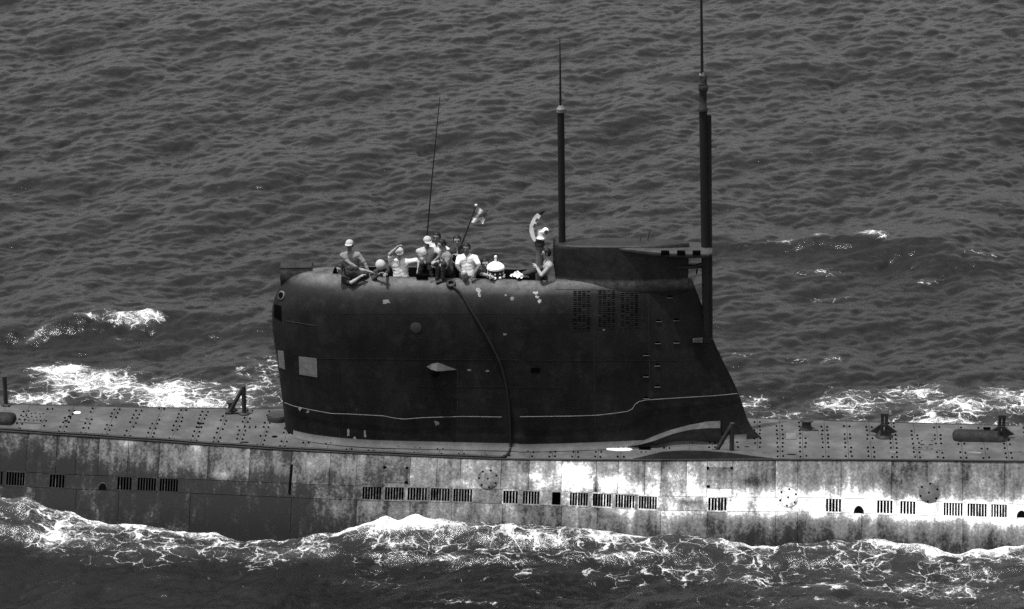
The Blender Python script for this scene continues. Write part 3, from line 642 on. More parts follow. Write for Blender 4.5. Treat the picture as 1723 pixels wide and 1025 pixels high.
for i in range(len(inn) - 1):
    o0, o1 = L0 + i + 1, L0 + i + 2; f0, f1 = L0 + n2 - 1 - i, L0 + n2 - 2 - i; a0, a1, b0, b1 = base + 2 * i, base + 2 * i + 2, base + 2 * i + 1, base + 2 * i + 3
    mb.f += [(o0, o1, a1, a0), (f1, f0, b0, b1)]
    if not (inn[i][2] and inn[i + 1][2]): mb.f.append((a0, a1, b1, b0))
mb.f.append((L0, L0 + 1, base, base + 1, L0 + n2 - 1)); k = len(inn) - 1
mb.f.append((L0 + nt_ - 1, L0 + nt_, base + 2 * k + 1, base + 2 * k, L0 + nt_ - 2))
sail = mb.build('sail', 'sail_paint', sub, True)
rc = [q for q in inn if q[2]]; mb = MB()               # the open cockpit well
mb.grid([[(q[0], s_ * q[1], z) for q in rc] for (s_, z) in ((1, 6.055), (1.02, CFL), (-1.02, CFL), (-1, 6.055))])
for q in (rc[0], rc[-1]): mb.add([(q[0], q[1], 6.055), (q[0], -q[1], 6.055), (q[0], -q[1], CFL), (q[0], q[1], CFL)], [(0, 1, 2, 3)])
mb.build('cockpit_well', 'black_metal', sub)
# base fillet
mb = MB(); rows = []
for (o_, z) in ((.0, .16), (.03, .09), (.09, .045), (.17, .032)):
    rows.append([(x, -(plan(x, 2.05) + o_), zd(x) + z) for x in np.linspace(-5.3, 5.7, 70)])
mb.grid(rows); mb.build('base_fillet', 'deck_paint', sub, True)
# bridge screen box at the nose
p0, p1 = PY(471, 457, .05), PY(540, 452, .05)
mb = MB(); za = 6.13
poly = [(PY(471, 460, .0)[0], 6.12), (PY(524, 460, 0)[0], 6.14), (PY(540, 460, 0)[0], 5.5), (PY(474, 485, 0)[0], 5.45)]
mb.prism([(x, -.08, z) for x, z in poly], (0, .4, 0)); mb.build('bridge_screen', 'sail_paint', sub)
for (a, b) in ((495, 449), (499, 449), (533, 453)): MB().tube([PY(a, b + 6, .1), PY(a, b, .1)], .015, 6).build('screen_pin', 'dark_steel', sub)

def conform(name, pxs, m, off=0.012, parent=sail, thick=0.02, sub_n=6):      # flat piece laid on the sail side, outline read off the photo
    pts = [sail_hit(a, b) for a, b in pxs]; n = sail_n(sum(pts) / len(pts)); mb = MB()
    mb.prism([p + sail_n(p) * off for p in pts], -n * thick); return mb.build(name, m, parent)
def conform_grid(name, q, m, off=0.012, parent=sail):
    (a, b, c, d) = [np.array(t, float) for t in q]; rows = []
    for v in np.linspace(0, 1, 7): rows.append([sail_hit(*((a * (1 - u) + b * u) * (1 - v) + (d * (1 - u) + c * u) * v), off) for u in np.linspace(0, 1, 7)])
    mb = MB(); mb.grid(rows); r_ = rows; loop = r_[0] + [x[-1] for x in r_[1:]] + r_[-1][::-1][1:] + [x[0] for x in r_[::-1][1:-1]]
    n_ = len(loop); mb.add(loop + [p - sail_n(p) * .03 for p in loop], [(i, (i + 1) % n_, (i + 1) % n_ + n_, i + n_) for i in range(n_)])
    return mb.build(name, m, parent)
conform_grid('window_cover', [(503, 600), (533, 603.5), (534, 635), (504, 630)], 'window_cover', 0.008)
conform_grid('window_cover', [(467.5, 590), (477.5, 591), (480, 622), (470, 618)], 'window_cover', 0.008)
conform_grid('window_opening', [(462, 512), (473, 515), (474, 541), (461, 533)], 'void', 0.008)
def sail_disc(name, px, py, r, m, off=.012, parent=sail, ring=None):
    p = sail_hit(px, py); n = sail_n(p); o = MB().lathe(p - n * .02, [(r, 0), (r, .02 + off), (r * .9, .024 + off)], 20, n).build(name, m, parent, True)
    return o, p, n
sail_disc('round_cover', 700, 551.5, .135, 'dark_grey'); o, p, n = sail_disc('porthole', 474, 497, .11, 'fairing_grey', .02)
MB().lathe(p + n * .03, [(.075, 0), (.07, .02)], 16, n).build('port_glass', 'void', sail)
sail_disc('round_cover', 862, 503, .05, 'window_cover', .006); sail_disc('round_cover', 851, 497, .03, 'window_cover', .006)
# pointed navigation-light housing
p = sail_hit(718, 617); q = sail_hit(768, 622); n = sail_n((p + q) / 2); ax = q - p; Ln = np.linalg.norm(ax); ax /= Ln; uz = np.cross(ax, n); uz = uz if uz[2] > 0 else -uz; rows = []
for t, r in ((0, .01), (.16, .13), (.36, .19), (.6, .13), (.82, .06), (1, .01)):
    c_ = p + ax * Ln * t; rows.append([c_ + uz * r * .75 - n * .03, c_ + uz * r * .55 + n * r * .35, c_ + n * r * 1.15 - uz * r * .05, c_ - uz * r * .6 + n * r * .3, c_ - uz * r * .95 - n * .03])
mb = MB(); mb.grid(rows); hs = mb.build('light_housing', 'dark_grey', sail, False)
c = sail_hit(733, 625); MB().lathe(c + n * .02, [(.09, 0), (.1, .12), (.06, .16)], 14, n).build('light_lens', 'void', sail)
conform('drain_port', [(893, 619), (909, 619), (909, 627.5), (893, 627.5)], 'void', .004)
for (a, b, w) in ((1107, 577, 5), (1138, 576, 5), (1087, 597, 5), (1106, 614.5, 5), (1087, 633, 5), (1106, 650, 5), (1087, 669.5, 5), (1108, 540, 5), (1138, 538.5, 5), (1127, 500, 5), (1100, 460, 5)):
    conform('half_round_step', [(a + w * math.cos(t), b + 1 - 3.6 * math.sin(t)) for t in np.linspace(0, math.pi, 8)], 'void', .006)
    MB().tube([sail_hit(a - w, b + 1.3, .012), sail_hit(a + w, b + 1.3, .012)], .008, 5).build('step_tread', 'fairing_grey', sail)
# louvred vent fields: rows of narrow slots
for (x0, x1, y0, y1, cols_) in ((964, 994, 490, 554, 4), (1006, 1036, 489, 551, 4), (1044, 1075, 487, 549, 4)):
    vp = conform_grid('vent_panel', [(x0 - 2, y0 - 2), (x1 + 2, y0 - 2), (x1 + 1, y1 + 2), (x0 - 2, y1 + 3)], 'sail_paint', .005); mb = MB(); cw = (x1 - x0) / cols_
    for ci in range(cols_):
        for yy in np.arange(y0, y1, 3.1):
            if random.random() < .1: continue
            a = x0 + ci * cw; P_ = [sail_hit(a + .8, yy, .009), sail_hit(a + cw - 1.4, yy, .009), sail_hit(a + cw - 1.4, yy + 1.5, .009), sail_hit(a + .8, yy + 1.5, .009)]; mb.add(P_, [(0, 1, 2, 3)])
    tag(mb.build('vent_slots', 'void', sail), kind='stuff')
    mb = MB()
    for ci in range(cols_):
        for yy in np.arange(y0, y1, 3.1):
            if random.random() < .45: continue
            a = x0 + ci * cw; P_ = [sail_hit(a + .8, yy - .9, .014), sail_hit(a + cw - 1.4, yy - .9, .014), sail_hit(a + cw - 1.4, yy - .2, .014), sail_hit(a + .8, yy - .2, .014)]; mb.add(P_, [(0, 1, 2, 3)])
    tag(mb.build('vent_lips', 'dark_grey', sail), kind='stuff')
# weld seams and hand wires
def seam(pxs, r=.006, m='dark_steel', name='weld_seam', off=.003, n=24):
    pts = []
    for (a, b), (c, d) in zip(pxs[:-1], pxs[1:]):
        for t in np.linspace(0, 1, n, endpoint=False): pts.append(sail_hit(a + (c - a) * t, b + (d - b) * t, off))
    pts.append(sail_hit(*pxs[-1], off)); return MB().tube(pts, r, 6).build(name, m, sail, True)
seam([(482, 540), (530, 548)], n=8); seam([(560, 528), (960, 528)], .003, 'sail_paint'); seam([(480, 603), (900, 606), (1150, 607)], .003, 'sail_paint'); seam([(505, 480), (505, 546)], n=12); seam([(568, 540), (572, 735)], n=10)
seam([(1090, 480), (1094, 660)], n=10); seam([(700, 650), (950, 652)], .003, 'sail_paint', n=10); seam([(770, 620), (770, 740)], n=8); seam([(1000, 560), (1002, 730)], n=8); seam([(935, 487), (1120, 489)], n=12)
for pl in ([(481, 677), (497, 683), (525, 689), (558, 695), (590, 696), (645, 699), (665, 703), (680, 704.5), (712, 702), (780, 700), (844, 701)],
           [(875, 700.5), (960, 699.5), (1005, 698), (1035, 694.5), (1056, 691.5), (1064, 687), (1068, 680), (1075, 675), (1086, 672.5), (1140, 669), (1200, 665.5), (1240, 662)]):
    seam(pl, .009, 'wire', 'hand_wire', .035, 5)
# paint loss on the sail
def chip(px, py, rx, ry, nn=11, m='patch_pale'):
    pts = []
    for t in np.linspace(0, 2 * math.pi, nn, endpoint=False):
        k = random.uniform(.45, 1.15); pts.append((px + rx * k * math.cos(t), py + ry * k * math.sin(t)))
    conform('paint_chip', pts, m, .003, thick=.004)
for a in ((805, 489, 5, 5), (806, 496, 3, 6), (902, 493, 6, 3), (904, 500, 4, 3), (908, 507, 5, 4), (650, 508, 9, 4, 11, 'window_cover'), (586, 729, 2.5, 7), (614, 730, 2.5, 7), (597, 738, 3, 3), (505, 688, 3, 4), (518, 693, 3, 3),
          (849, 563, 4, 2, 9, 'window_cover'), (820, 624, 5, 2, 9, 'window_cover'), (790, 623, 4, 2, 9, 'window_cover'), (735, 712, 5, 5, 9, 'window_cover'), (1016, 555, 3, 2, 9, 'window_cover')): chip(*a)
# tail notch fittings
MB().box(PY(1183, 571.5, -.12), (.5, .2, .09)).build('mast_clamp', 'black_metal', sub); MB().box(PY(1174, 571, -.14), (.24, .22, .085)).build('clamp_pad', 'deck_paint', sub)
ts_ = [(1194, 580), (1202, 581), (1212, 597), (1204, 598), (1203, 606), (1194, 606)]
MB().prism([PY(a, b, -.035) for a, b in ts_], (0, .07, 0)).build('tail_step', 'sail_paint', sub)
# fairing at the foot of the nose
c = deck_pt(468, 706); mb = MB(); mb.lathe(c, [(.27, 0), (.27, .1), (.24, .15), (.14, .17), (.02, .175)], 18); mb.build('nose_foot', 'dark_steel', sub, True)

# ------------------------------------------------------------------ raised rear fairing on the sail
def fw(x): return float(itp(x, [0.98, 1.05, 1.3, 2.0, 3.0, 3.6, 4.3], [.10, .2, .30, .34, .33, .27, .08]))
XA = 1.0; xs = np.concatenate([[0.985, 1.0, 1.03, 1.08, 1.15], np.linspace(1.3, 4.22, 24)])
mb = MB(); rows = []
for (z, k) in ((5.3, .9), (5.7, .97), (5.95, 1.0), (6.1, 1.0), (6.3, 1.0), (6.55, .99), (6.8, .97), (6.87, .93), (6.90, .82)):
    nr = [(x, -(fw(x) * k + (max(0, plan(x, 5.72) - .012 - fw(x) * k) * float(smooth(1.2, 3.2, x)) * float(1 - smooth(5.75, 6.8, z)))), z + (.02 * (x - 1) if z > 6.7 else 0)) for x in xs]; rows.append(nr + [(p[0], -p[1], p[2]) for p in nr[::-1]])
mb.grid(rows, True); mb.f.append(tuple(range((len(rows) - 1) * len(rows[0]), len(rows) * len(rows[0]))))
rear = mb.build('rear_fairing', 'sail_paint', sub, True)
# overhanging exhaust lip
mb = MB(); rows = []
for x, w, zt_, zb_ in ((2.55, .335, 6.90, 6.80), (2.9, .40, 6.915, 6.74), (3.3, .45, 6.90, 6.70), (3.8, .46, 6.88, 6.68), (4.3, .44, 6.86, 6.66), (4.68, .38, 6.85, 6.66), (4.78, .30, 6.83, 6.69)):
    zc, hh = (zt_ + zb_) / 2, (zt_ - zb_) / 2; rows.append([(x, w * np.sign(math.cos(a)) * abs(math.cos(a)) ** .6, zc + hh * np.sign(math.sin(a)) * abs(math.sin(a)) ** .7) for a in np.linspace(0, 2 * math.pi, 20, endpoint=False)])
mb.grid(rows, True); mb.f.append(tuple(range(20))[::-1]); mb.f.append(tuple(range(len(mb.v) - 20, len(mb.v))))
lipo = mb.build('exhaust_lip', 'dark_grey', rear, True)
for px in (1119, 1146, 1172): MB().box(PY(px, 425.5, -.45), (.19, .08, .1)).build('exhaust_port', 'void', rear)
MB().tube([PY(1130, 451, -.15), PY(1168, 449, -.1), PY(1194, 441, 0)], .05, 8).build('support_arm', 'black_metal', rear, True); MB().box(PY(1172, 447, 0), (.4, .12, .1)).build('arm_block', 'black_metal', rear)
MB().tube([PY(1173, 452, 0), PY(1172, 461, 0)], .02, 6).build('arm_pin', 'black_metal', rear); MB().tube([PY(1155, 452, 0), PY(1157, 459, 0)], .02, 6).build('arm_pin', 'black_metal', rear)
MB().tube([PY(1090, 404, .1), PY(1093, 388, .1)], .012, 6).build('pin_aerial', 'dark_steel', rear); MB().tube([PY(1076, 408, .1), PY(1079, 399, .1)], .01, 6).build('pin_aerial', 'dark_steel', rear)
MB().tube([PY(932, 410, -.1), PY(932, 402, -.1), PY(936, 406, -.1)], .02, 6).build('lug', 'dark_steel', rear)

# ------------------------------------------------------------------ masts
m1 = MB().tube([PY(946, 420, 0), PY(943.5, 182, 0)], .083, 16).build('radio_mast', 'mast_paint', sub, True)
MB().lathe(PY(943.3, 189, 0), [(.085, 0), (.10, .01), (.10, .09), (.07, .12), (.04, .17)], 14).build('mast_cap', 'cap_metal', m1, True)
MB().tube([PY(943, 182, 0), PY(942.5, 110, 0), PY(942, 64, 0)], [.028, .02, .009], 8).build('whip', 'mast_paint', m1, True)
m2 = MB().tube([PY(1189, 585, 0), PY(1183, 186, 0)], .095, 16).build('folding_mast', 'mast_paint', sub, True)
a, b = PY(1194.5, 590, .03), PY(1192, 193, .03); mb = MB()
mb.add([a + np.array(q) for q in ((-.05, -.05, 0), (.07, -.05, 0), (.07, .05, 0), (-.05, .05, 0))] + [b + np.array(q) for q in ((-.05, -.05, 0), (.07, -.05, 0), (.07, .05, 0), (-.05, .05, 0))], [(0, 1, 2, 3), (7, 6, 5, 4), (0, 4, 5, 1), (1, 5, 6, 2), (2, 6, 7, 3), (3, 7, 4, 0)])
mb.build('mast_rail', 'mast_paint', m2)
MB().lathe(PY(1182.5, 187, 0), [(.09, 0), (.115, .03), (.115, .07), (.09, .1), (.085, .46), (.11, .5), (.115, .62), (.085, .66), (.08, .72), (.085, .88), (.06, .92), (.03, .95)], 16).build('mast_head', 'dark_steel', m2, True)
for (py, r) in ((186, .122), (142, .1), (127, .088)): MB().lathe(PY(1182.3, py, 0), [(r, 0), (r, .03)], 16).build('collar', 'cap_metal' if py == 127 else 'dark_grey', m2, True)
MB().tube([PY(1181.3, 124, 0), PY(1180, 0, 0), PY(1179, -110, 0)], [.035, .028, .012], 8).build('whip', 'mast_paint', m2, True)
MB().tube([PY(1192, 247.5, 0), PY(1206, 247.5, 0)], .018, 6).build('bracket_pin', 'mast_paint', m2); 
MB().tube([PY(713, 462, .2), PY(726, 310, .2), PY(740, 163, .2)], [.022, .016, .009], 7).build('whip_antenna', 'mast_paint', sub, True)

# search periscope with a curved radar horn
pm = MB().tube([PY(908, 475, .1), PY(908, 410, .1)], .10, 18).build('periscope', 'fairing_grey', sub, True)
MB().lathe(PY(908, 412, .1), [(.10, -.02), (.125, 0), (.125, .05), (.112, .07), (.112, .12), (.13, .14), (.13, .17)], 18).build('collar', 'dark_steel', pm, True)
MB().lathe(PY(910, 402, .1), [(.12, 0), (.125, .03), (.10, .06), (.085, .1), (.09, .2), (.06, .23)], 16).build('periscope_head', 'white_paint', pm, True)
c = PY(917.5, 389, .06); MB().lathe(c + np.array([0, 0, -.085]), [(.02, 0), (.06, .02), (.085, .06), (.085, .11), (.06, .15), (.02, .17)], 14).build('eye_ball', 'white_paint', pm, True)
MB().lathe(c + np.array([.02, -.06, -.0]), [(.05, 0), (.055, .04)], 12, (.3, -1, 0)).build('lens', 'fairing_grey', pm, True)
def ribbon(path, wid, depth, name, m, parent, y=.1):
    rows = []
    for i, (a, b) in enumerate(path):
        t = np.array(path[min(i + 1, len(path) - 1)], float) - np.array(path[max(i - 1, 0)], float); t /= np.linalg.norm(t); nx_, ny_ = -t[1], t[0]; w = wid[i]
        rows.append([PY(a + nx_ * w, b + ny_ * w, y - depth), PY(a - nx_ * w, b - ny_ * w, y - depth), PY(a - nx_ * w, b - ny_ * w, y + depth), PY(a + nx_ * w, b + ny_ * w, y + depth)])
    mb = MB(); mb.grid(rows, True); mb.f += [(0, 1, 2, 3), tuple(len(mb.v) - 4 + k for k in range(4))]; return mb.build(name, m, parent)
hp_ = ribbon([(901, 406), (896.5, 397), (894.5, 389), (895.5, 381), (898.5, 374), (902.5, 367), (907, 361)], [2.6, 3.4, 3.8, 4.5, 5, 4.8, 3.8], .09, 'radar_horn', 'white_paint', pm)
ribbon([(898, 383), (901, 377)], [2, 2], .1, 'horn_window', 'fairing_grey', pm); ribbon([(902, 373), (905, 368)], [2, 2], .1, 'horn_window', 'fairing_grey', pm)
ribbon([(907, 362), (911, 359), (917, 355.5)], [3.2, 2.2, .6], .05, 'horn_tip', 'black_metal', pm)
# domed bridge instrument
c = PY(834, 468, -.22); dr = MB().lathe(c, [(.19, -.05), (.2, 0), (.2, .05), (.19, .07), (.19, .24), (.205, .26)], 24).build('domed_instrument', 'dark_steel', sub, True)
MB().lathe(c + np.array([0, 0, .26]), [(.205, 0), (.215, .02), (.205, .05), (.15, .10), (.07, .145), (.05, .15)], 24).build('lid', 'white_paint', dr, True)
MB().lathe(c + np.array([0, 0, .40]), [(.05, 0), (.03, .02), (.028, .1), (.036, .13), (.03, .16), (.01, .17)], 12).build('knob', 'white_paint', dr, True)
MB().lathe(c + np.array([0, 0, .235]), [(.197, 0), (.215, .012), (.215, .022), (.197, .03)], 24).build('band', 'white_paint', dr, True)
for k in range(10):
    a = 2 * math.pi * (k + .5) / 10; d = np.array([math.cos(a), math.sin(a), 0])
    MB().lathe(c + d * .19 + np.array([0, 0, .06]), [(.035, 0), (.036, .02), (.02, .04)], 10, d).build('stud', 'white_paint', dr, True)
    MB().lathe(c + d * .185 + np.array([0, 0, .16]), [(.022, 0), (.02, .02)], 8, d).build('stud', 'pale_metal', dr, True)
# open bridge clutter: a low box on the rim
MB().box(PY(710, 465, -.42), (.27, .12, .09)).build('rim_box', 'void', sub)

# ------------------------------------------------------------------ teardrop fairing and raised deck edge abaft the sail
def teardrop():
    tops = [(1055, 750), (1075, 744), (1100, 731), (1130, 716), (1160, 706), (1190, 702), (1212, 702)]        # crest line
    mids = [(1056, 752), (1078, 748), (1103, 741), (1132, 730), (1160, 723.5), (1190, 720.5), (1212, 720.5)]    # near shoulder
    foot = [(1057, 753), (1080, 753.5), (1104, 753), (1132, 749.5), (1160, 748), (1190, 748), (1213, 748)]
    n = len(tops); rows = []
    for i in range(n):
        f = deck_pt(*foot[i]); yn = f[1]; f[1] += .1; hs = PY(*mids[i], yn - .05); 
        yc = min(yn + .16 + .06 * i, -.12 + .02 * i); tp = PY(*tops[i], yc + .05)
        rows.append([f, (hs[0], yn - .05, hs[2]), ((hs[0] + tp[0]) / 2, (yn + yc) / 2, (hs[2] + tp[2]) / 2 + .03), tp, (tp[0], tp[1] + .18, tp[2] - .01), (tp[0], tp[1] + .34, f[2])])
    mb = MB(); mb.grid(rows); mb.f += [tuple(range(6)), tuple(range(len(mb.v) - 6, len(mb.v)))[::-1]]
    return mb.build('teardrop_fairing', 'tear_grey', sub, False)
td = teardrop()
MB().box(deck_pt(1085, 753, .05), (.28, .06, .08)).build('fairing_vent', 'void', td)
ex = [(1065, 771.5), (1090, 766), (1115, 760), (1150, 758), (1185, 758.5), (1230, 762), (1265, 767), (1305, 771.5)]
rows = [[], [], []]
for (a, b) in ex:
    x = PY(a, b, -1.5)[0]; w = hw(x) + .018; q = PY(a, b, -w + .02); h = max(q[2] - zd(x), .006)
    rows[0].append((x, -w, zd(x) - .03)); rows[1].append((x, -w + .02, zd(x) + h)); rows[2].append((x, -w + .55, deck_z(x, -w + .55) + .006))
mb = MB(); mb.grid(rows[:2]); mb.build('raised_edge', 'dark_steel', sub); mb = MB(); mb.grid(rows[1:]); mb.build('raised_deck', 'deck_paint', sub)  # near face coloured darker than the deck, its shade painted in
deck_disc('paint_patch', 1042, 757, .32, .1, 'white_paint', .02, 11)

# ------------------------------------------------------------------ cable hanging over the sail and along the deck edge
cps = [(762, 483), (775, 494), (793, 522), (812, 553), (830, 586), (843, 615), (851, 645), (856, 676), (858, 705), (859, 732), (859, 748)]
pts = [sail_hit(a, b, .04) for a, b in cps]
pts += [deck_pt(858, 757, .03), deck_pt(854, 764, .03), deck_pt(845, 769, .03)]
for x in np.arange(pts[-1][0] - .4, -14.2, -.5): pts.append(np.array([x, -(hw(x) + .005 - .03 * math.sin(x * 1.7) ** 2), zd(x) + .035]))
def spline(pts, n=6):
    out = []; P_ = [2 * pts[0] - pts[1]] + pts + [2 * pts[-1] - pts[-2]]
    for i in range(1, len(P_) - 2):
        for t in np.linspace(0, 1, n, endpoint=False):
            a, b, c, d = P_[i - 1:i + 3]; out.append(.5 * (2 * b + (c - a) * t + (2 * a - 5 * b + 4 * c - d) * t * t + (-a + 3 * b - 3 * c + d) * t ** 3))
    return out + [pts[-1]]
cb = MB().tube(spline(pts), .03, 8).build('cable', 'rubber', None, True)
tag(cb, 'thick black cable hanging down the sail and running forward along the deck edge', 'cable')
p = sail_hit(759, 479); n = sail_n(p); u = np.cross(n, (1, 0, 0)); u /= np.linalg.norm(u)
MB().tube([p + n * .05 + .085 * (np.array([1, 0, 0]) * math.cos(t) + u * math.sin(t)) for t in np.linspace(0, 2 * math.pi, 17)], .032, 8).build('end_eye', 'rubber', cb, True)

# ------------------------------------------------------------------ people
def surface_nets(D, org, h):
    s = D < 0; nx, ny, nz_ = D.shape
    acc = np.zeros((nx - 1, ny - 1, nz_ - 1, 3)); cnt = np.zeros((nx - 1, ny - 1, nz_ - 1))
    C_ = lambda a, b, c: (slice(a, nx - 1 + a), slice(b, ny - 1 + b), slice(c, nz_ - 1 + c))
    cor = [(a, b, c) for a in (0, 1) for b in (0, 1) for c in (0, 1)]
    for p in cor:
        for ax in range(3):
            if p[ax]: continue
            q = list(p); q[ax] = 1; d0, d1 = D[C_(*p)], D[C_(*q)]; ch = (d0 < 0) != (d1 < 0); t = np.where(ch, d0 / np.where(ch, d0 - d1, 1), 0)
            for k in range(3): acc[..., k] += np.where(ch, p[k] + (t if k == ax else 0), 0)
            cnt += ch
    act = cnt > 0; vid = np.full(act.shape, -1); vid[act] = np.arange(act.sum())
    ijk = np.argwhere(act); V = org + h * (ijk + acc[act] / cnt[act][:, None]); F_ = []
    for ax in range(3):
        o1, o2 = [(1, 2), (2, 0), (0, 1)][ax]; a = s; sl0 = [slice(None)] * 3; sl1 = [slice(None)] * 3; sl0[ax] = slice(0, -1); sl1[ax] = slice(1, None)
        e = np.argwhere(s[tuple(sl0)] != s[tuple(sl1)]); e = e[(e[:, o1] > 0) & (e[:, o2] > 0) & (e[:, o1] < D.shape[o1] - 1) & (e[:, o2] < D.shape[o2] - 1)]
        d1 = np.zeros(3, int); d1[o1] = 1; d2 = np.zeros(3, int); d2[o2] = 1
        q = np.stack([vid[tuple((e - d1 - d2).T)], vid[tuple((e - d2).T)], vid[tuple(e.T)], vid[tuple((e - d1).T)]], -1)
        fl = ~s[tuple(e.T)]; q[fl] = q[fl][:, ::-1]; F_.append(q)
    return V, np.concatenate(F_)
def nrm(v): v = np.array(v, float); return v / (np.linalg.norm(v) + 1e-9)
def ik(a, t, l1, l2, pole):
    a = np.array(a, float); t = np.array(t, float); d = t - a; L = np.linalg.norm(d); d = d / L; L = min(max(L, abs(l1 - l2) + .02), l1 + l2 - .004); t = a + d * L
    x = (l1 * l1 - l2 * l2 + L * L) / (2 * L); h = math.sqrt(max(l1 * l1 - x * x, 0)); pv = np.array(pole, float) - a; pv = pv - d * (pv @ d); pv = nrm(pv)
    return a + d * x + pv * h, t
HVOX = 0.0105
def person(label, head, face, pelvis_dir, arms, legs, shirt='cloth_grey', trousers='cloth_dark', skin='skin', sleeve='short', hat=None, hair=True, head_pitch=0.0, torso_face=None, shoes='leather', bare=False, chest=True):
    """head: world position of the head centre; face: bearing the face looks along; arms/legs: (target, pole) pairs, right then left"""
    prims = []
    def cap(a, b, ra, rb, m, k=.02): prims.append((np.array(a, float), np.array(b, float), ra, rb, m, k))
    H = np.array(head, float); fa_ = np.array([math.cos(R(face)), math.sin(R(face)), 0]); r0 = np.array([fa_[1], -fa_[0], 0])
    hf = nrm(fa_ * math.cos(R(head_pitch)) + np.array([0, 0, math.sin(R(head_pitch))])); hu = np.cross(r0, hf)
    tf = np.array([math.cos(R(torso_face if torso_face is not None else face)), math.sin(R(torso_face if torso_face is not None else face)), 0])
    sp = nrm(pelvis_dir); tr = nrm(np.cross(tf, -sp)); tff = nrm(np.cross(-sp, tr))
    NB = H - hu * .155 - hf * .03 + sp * .04; P = NB + sp * .50; sh = skin if bare else shirt
    # head
    cap(H + hu * .025 - hf * .018, H + hu * .02 + hf * .018, .088, .084, skin, .02); cap(H - hu * .05 + hf * .028, H - hu * .085 + hf * .05, .06, .038, skin, .025)
    cap(H + hf * .098 + hu * .012, H + hf * .113 - hu * .028, .009, .014, skin, .012); cap(H + hf * .088 + hu * .034 + r0 * .03, H + hf * .088 + hu * .034 - r0 * .03, .014, .014, skin, .012)
    for s_ in (-1, 1):
        cap(H + r0 * s_ * .088 + hu * .02, H + r0 * s_ * .09 - hu * .025, .018, .013, skin, .006); cap(H + hf * .096 + r0 * s_ * .034 + hu * .012, H + hf * .096 + r0 * s_ * .034 + hu * .0121, .012, .012, 'eye', .002)
    cap(H + hf * .093 - hu * .058 + r0 * .02, H + hf * .093 - hu * .058 - r0 * .02, .009, .009, 'lips', .003)
    cap(NB, H - hu * .05 - hf * .015, .058, .054, skin, .02)
    # trunk
    for s_ in (-1, 1):
        cap(P + tr * s_ * .085, P - sp * .2 + tr * s_ * .065, .115, .108, trousers if True else sh, .03) if False else None
        cap(P - sp * .06 + tr * s_ * .075, P - sp * .22 + tr * s_ * .062, .120, .115, sh, .03); cap(P - sp * .22 + tr * s_ * .068, P - sp * .39 + tr * s_ * .095 + tff * .015, .115, .122, sh, .03)
        cap(P + tr * s_ * .08, P - sp * .05 + tr * s_ * .078, .118, .112, trousers, .03)
        cap(NB + sp * .03 + tr * s_ * .05, NB + sp * .075 + tr * s_ * .18, .062, .070, sh, .03)
    if not bare: cap(NB + sp * .055 + tff * .045, NB + sp * .12 + tff * .11, .035, .01, skin, .004)
    # arms
    for s_, (tg, pole) in zip((1, -1), arms):
        S0 = NB + sp * .08 + tr * s_ * .195; el, wr = ik(S0, tg, .285, .25, pole); fs = .012 if not bare else 0
        um = skin if bare else shirt; fm = shirt if sleeve == 'long' else skin
        cap(S0, S0 + (el - S0) * .72, .058 + fs, .05 + fs, um, .025); cap(S0 + (el - S0) * .6, el, .047, .041, um if sleeve == 'long' else skin, .008)
        cap(el, el + (wr - el) * .3, .042, .044, fm, .012); cap(el + (wr - el) * .3, wr, .044, .029, fm, .012)
        hd = nrm(wr - el); hn = nrm(np.cross(hd, np.cross(np.array([0, 0, -1.0]) + .3 * tff, hd))); hs_ = np.cross(hd, hn)
        cap(wr, wr + hd * .05, .03, .03, skin, .012)
        for q in (-1.5, -.5, .5, 1.5): cap(wr + hd * .04 + hs_ * q * .010, wr + hd * .085 + hs_ * q * .019, .018, .014, skin, .008)
        for q, ln in ((-1.5, .8), (-.5, .95), (.5, 1.0), (1.5, .88)):
            b0 = wr + hd * .085 + hs_ * q * .021; b1 = b0 + (hd * .9 + hn * .35) * .042 * ln; b2 = b1 + (hd * .5 + hn * .8) * .038 * ln
            cap(b0, b1, .0115, .0105, skin, .003); cap(b1, b2, .0105, .0095, skin, .003)
        t0 = wr + hd * .025 - hs_ * s_ * .028; t1 = t0 + (hd * .6 - hs_ * s_ * .7 + hn * .2) * .045; cap(t0, t1, .016, .012, skin, .006); cap(t1, t1 + (hd * .9 + hn * .3) * .03, .012, .0105, skin, .003)
    # legs
    for s_, (tg, pole) in zip((1, -1), legs):
        h0 = P + tr * s_ * .09 + sp * .02; kn, an = ik(h0, tg, .43, .42, pole)
        cap(h0, kn, .09, .062, trousers, .03); cap(kn, kn + (an - kn) * .35, .062, .06, trousers, .02); cap(kn + (an - kn) * .35, an, .06, .045, trousers, .02)
        fd = np.array([tf[0], tf[1], 0]); cap(an - np.array([0, 0, .03]) - fd * .03, an - np.array([0, 0, .045]) + fd * .15, .043, .034, shoes, .01)
    pts = np.array([p[0] for p in prims] + [p[1] for p in prims]); rm = max(max(p[2], p[3]) for p in prims) + .03
    org = pts.min(0) - rm; dims = np.ceil((pts.max(0) + rm - org) / HVOX).astype(int) + 1
    Dm = np.full(dims, .2, np.float32)
    for (a, b, ra, rb, m, k) in prims:
        mg = max(ra, rb) + .035; lo = np.maximum(np.floor((np.minimum(a, b) - mg - org) / HVOX).astype(int), 0); hi = np.minimum(np.ceil((np.maximum(a, b) + mg - org) / HVOX).astype(int) + 1, dims)
        gxx = [org[i] + HVOX * np.arange(lo[i], hi[i]) for i in range(3)]; G = np.stack(np.meshgrid(*gxx, indexing='ij'), -1)
        ba = b - a; t = np.clip(((G - a) @ ba) / (ba @ ba + 1e-12), 0, 1); d = np.linalg.norm(G - a - t[..., None] * ba, axis=-1) - (ra + (rb - ra) * t)
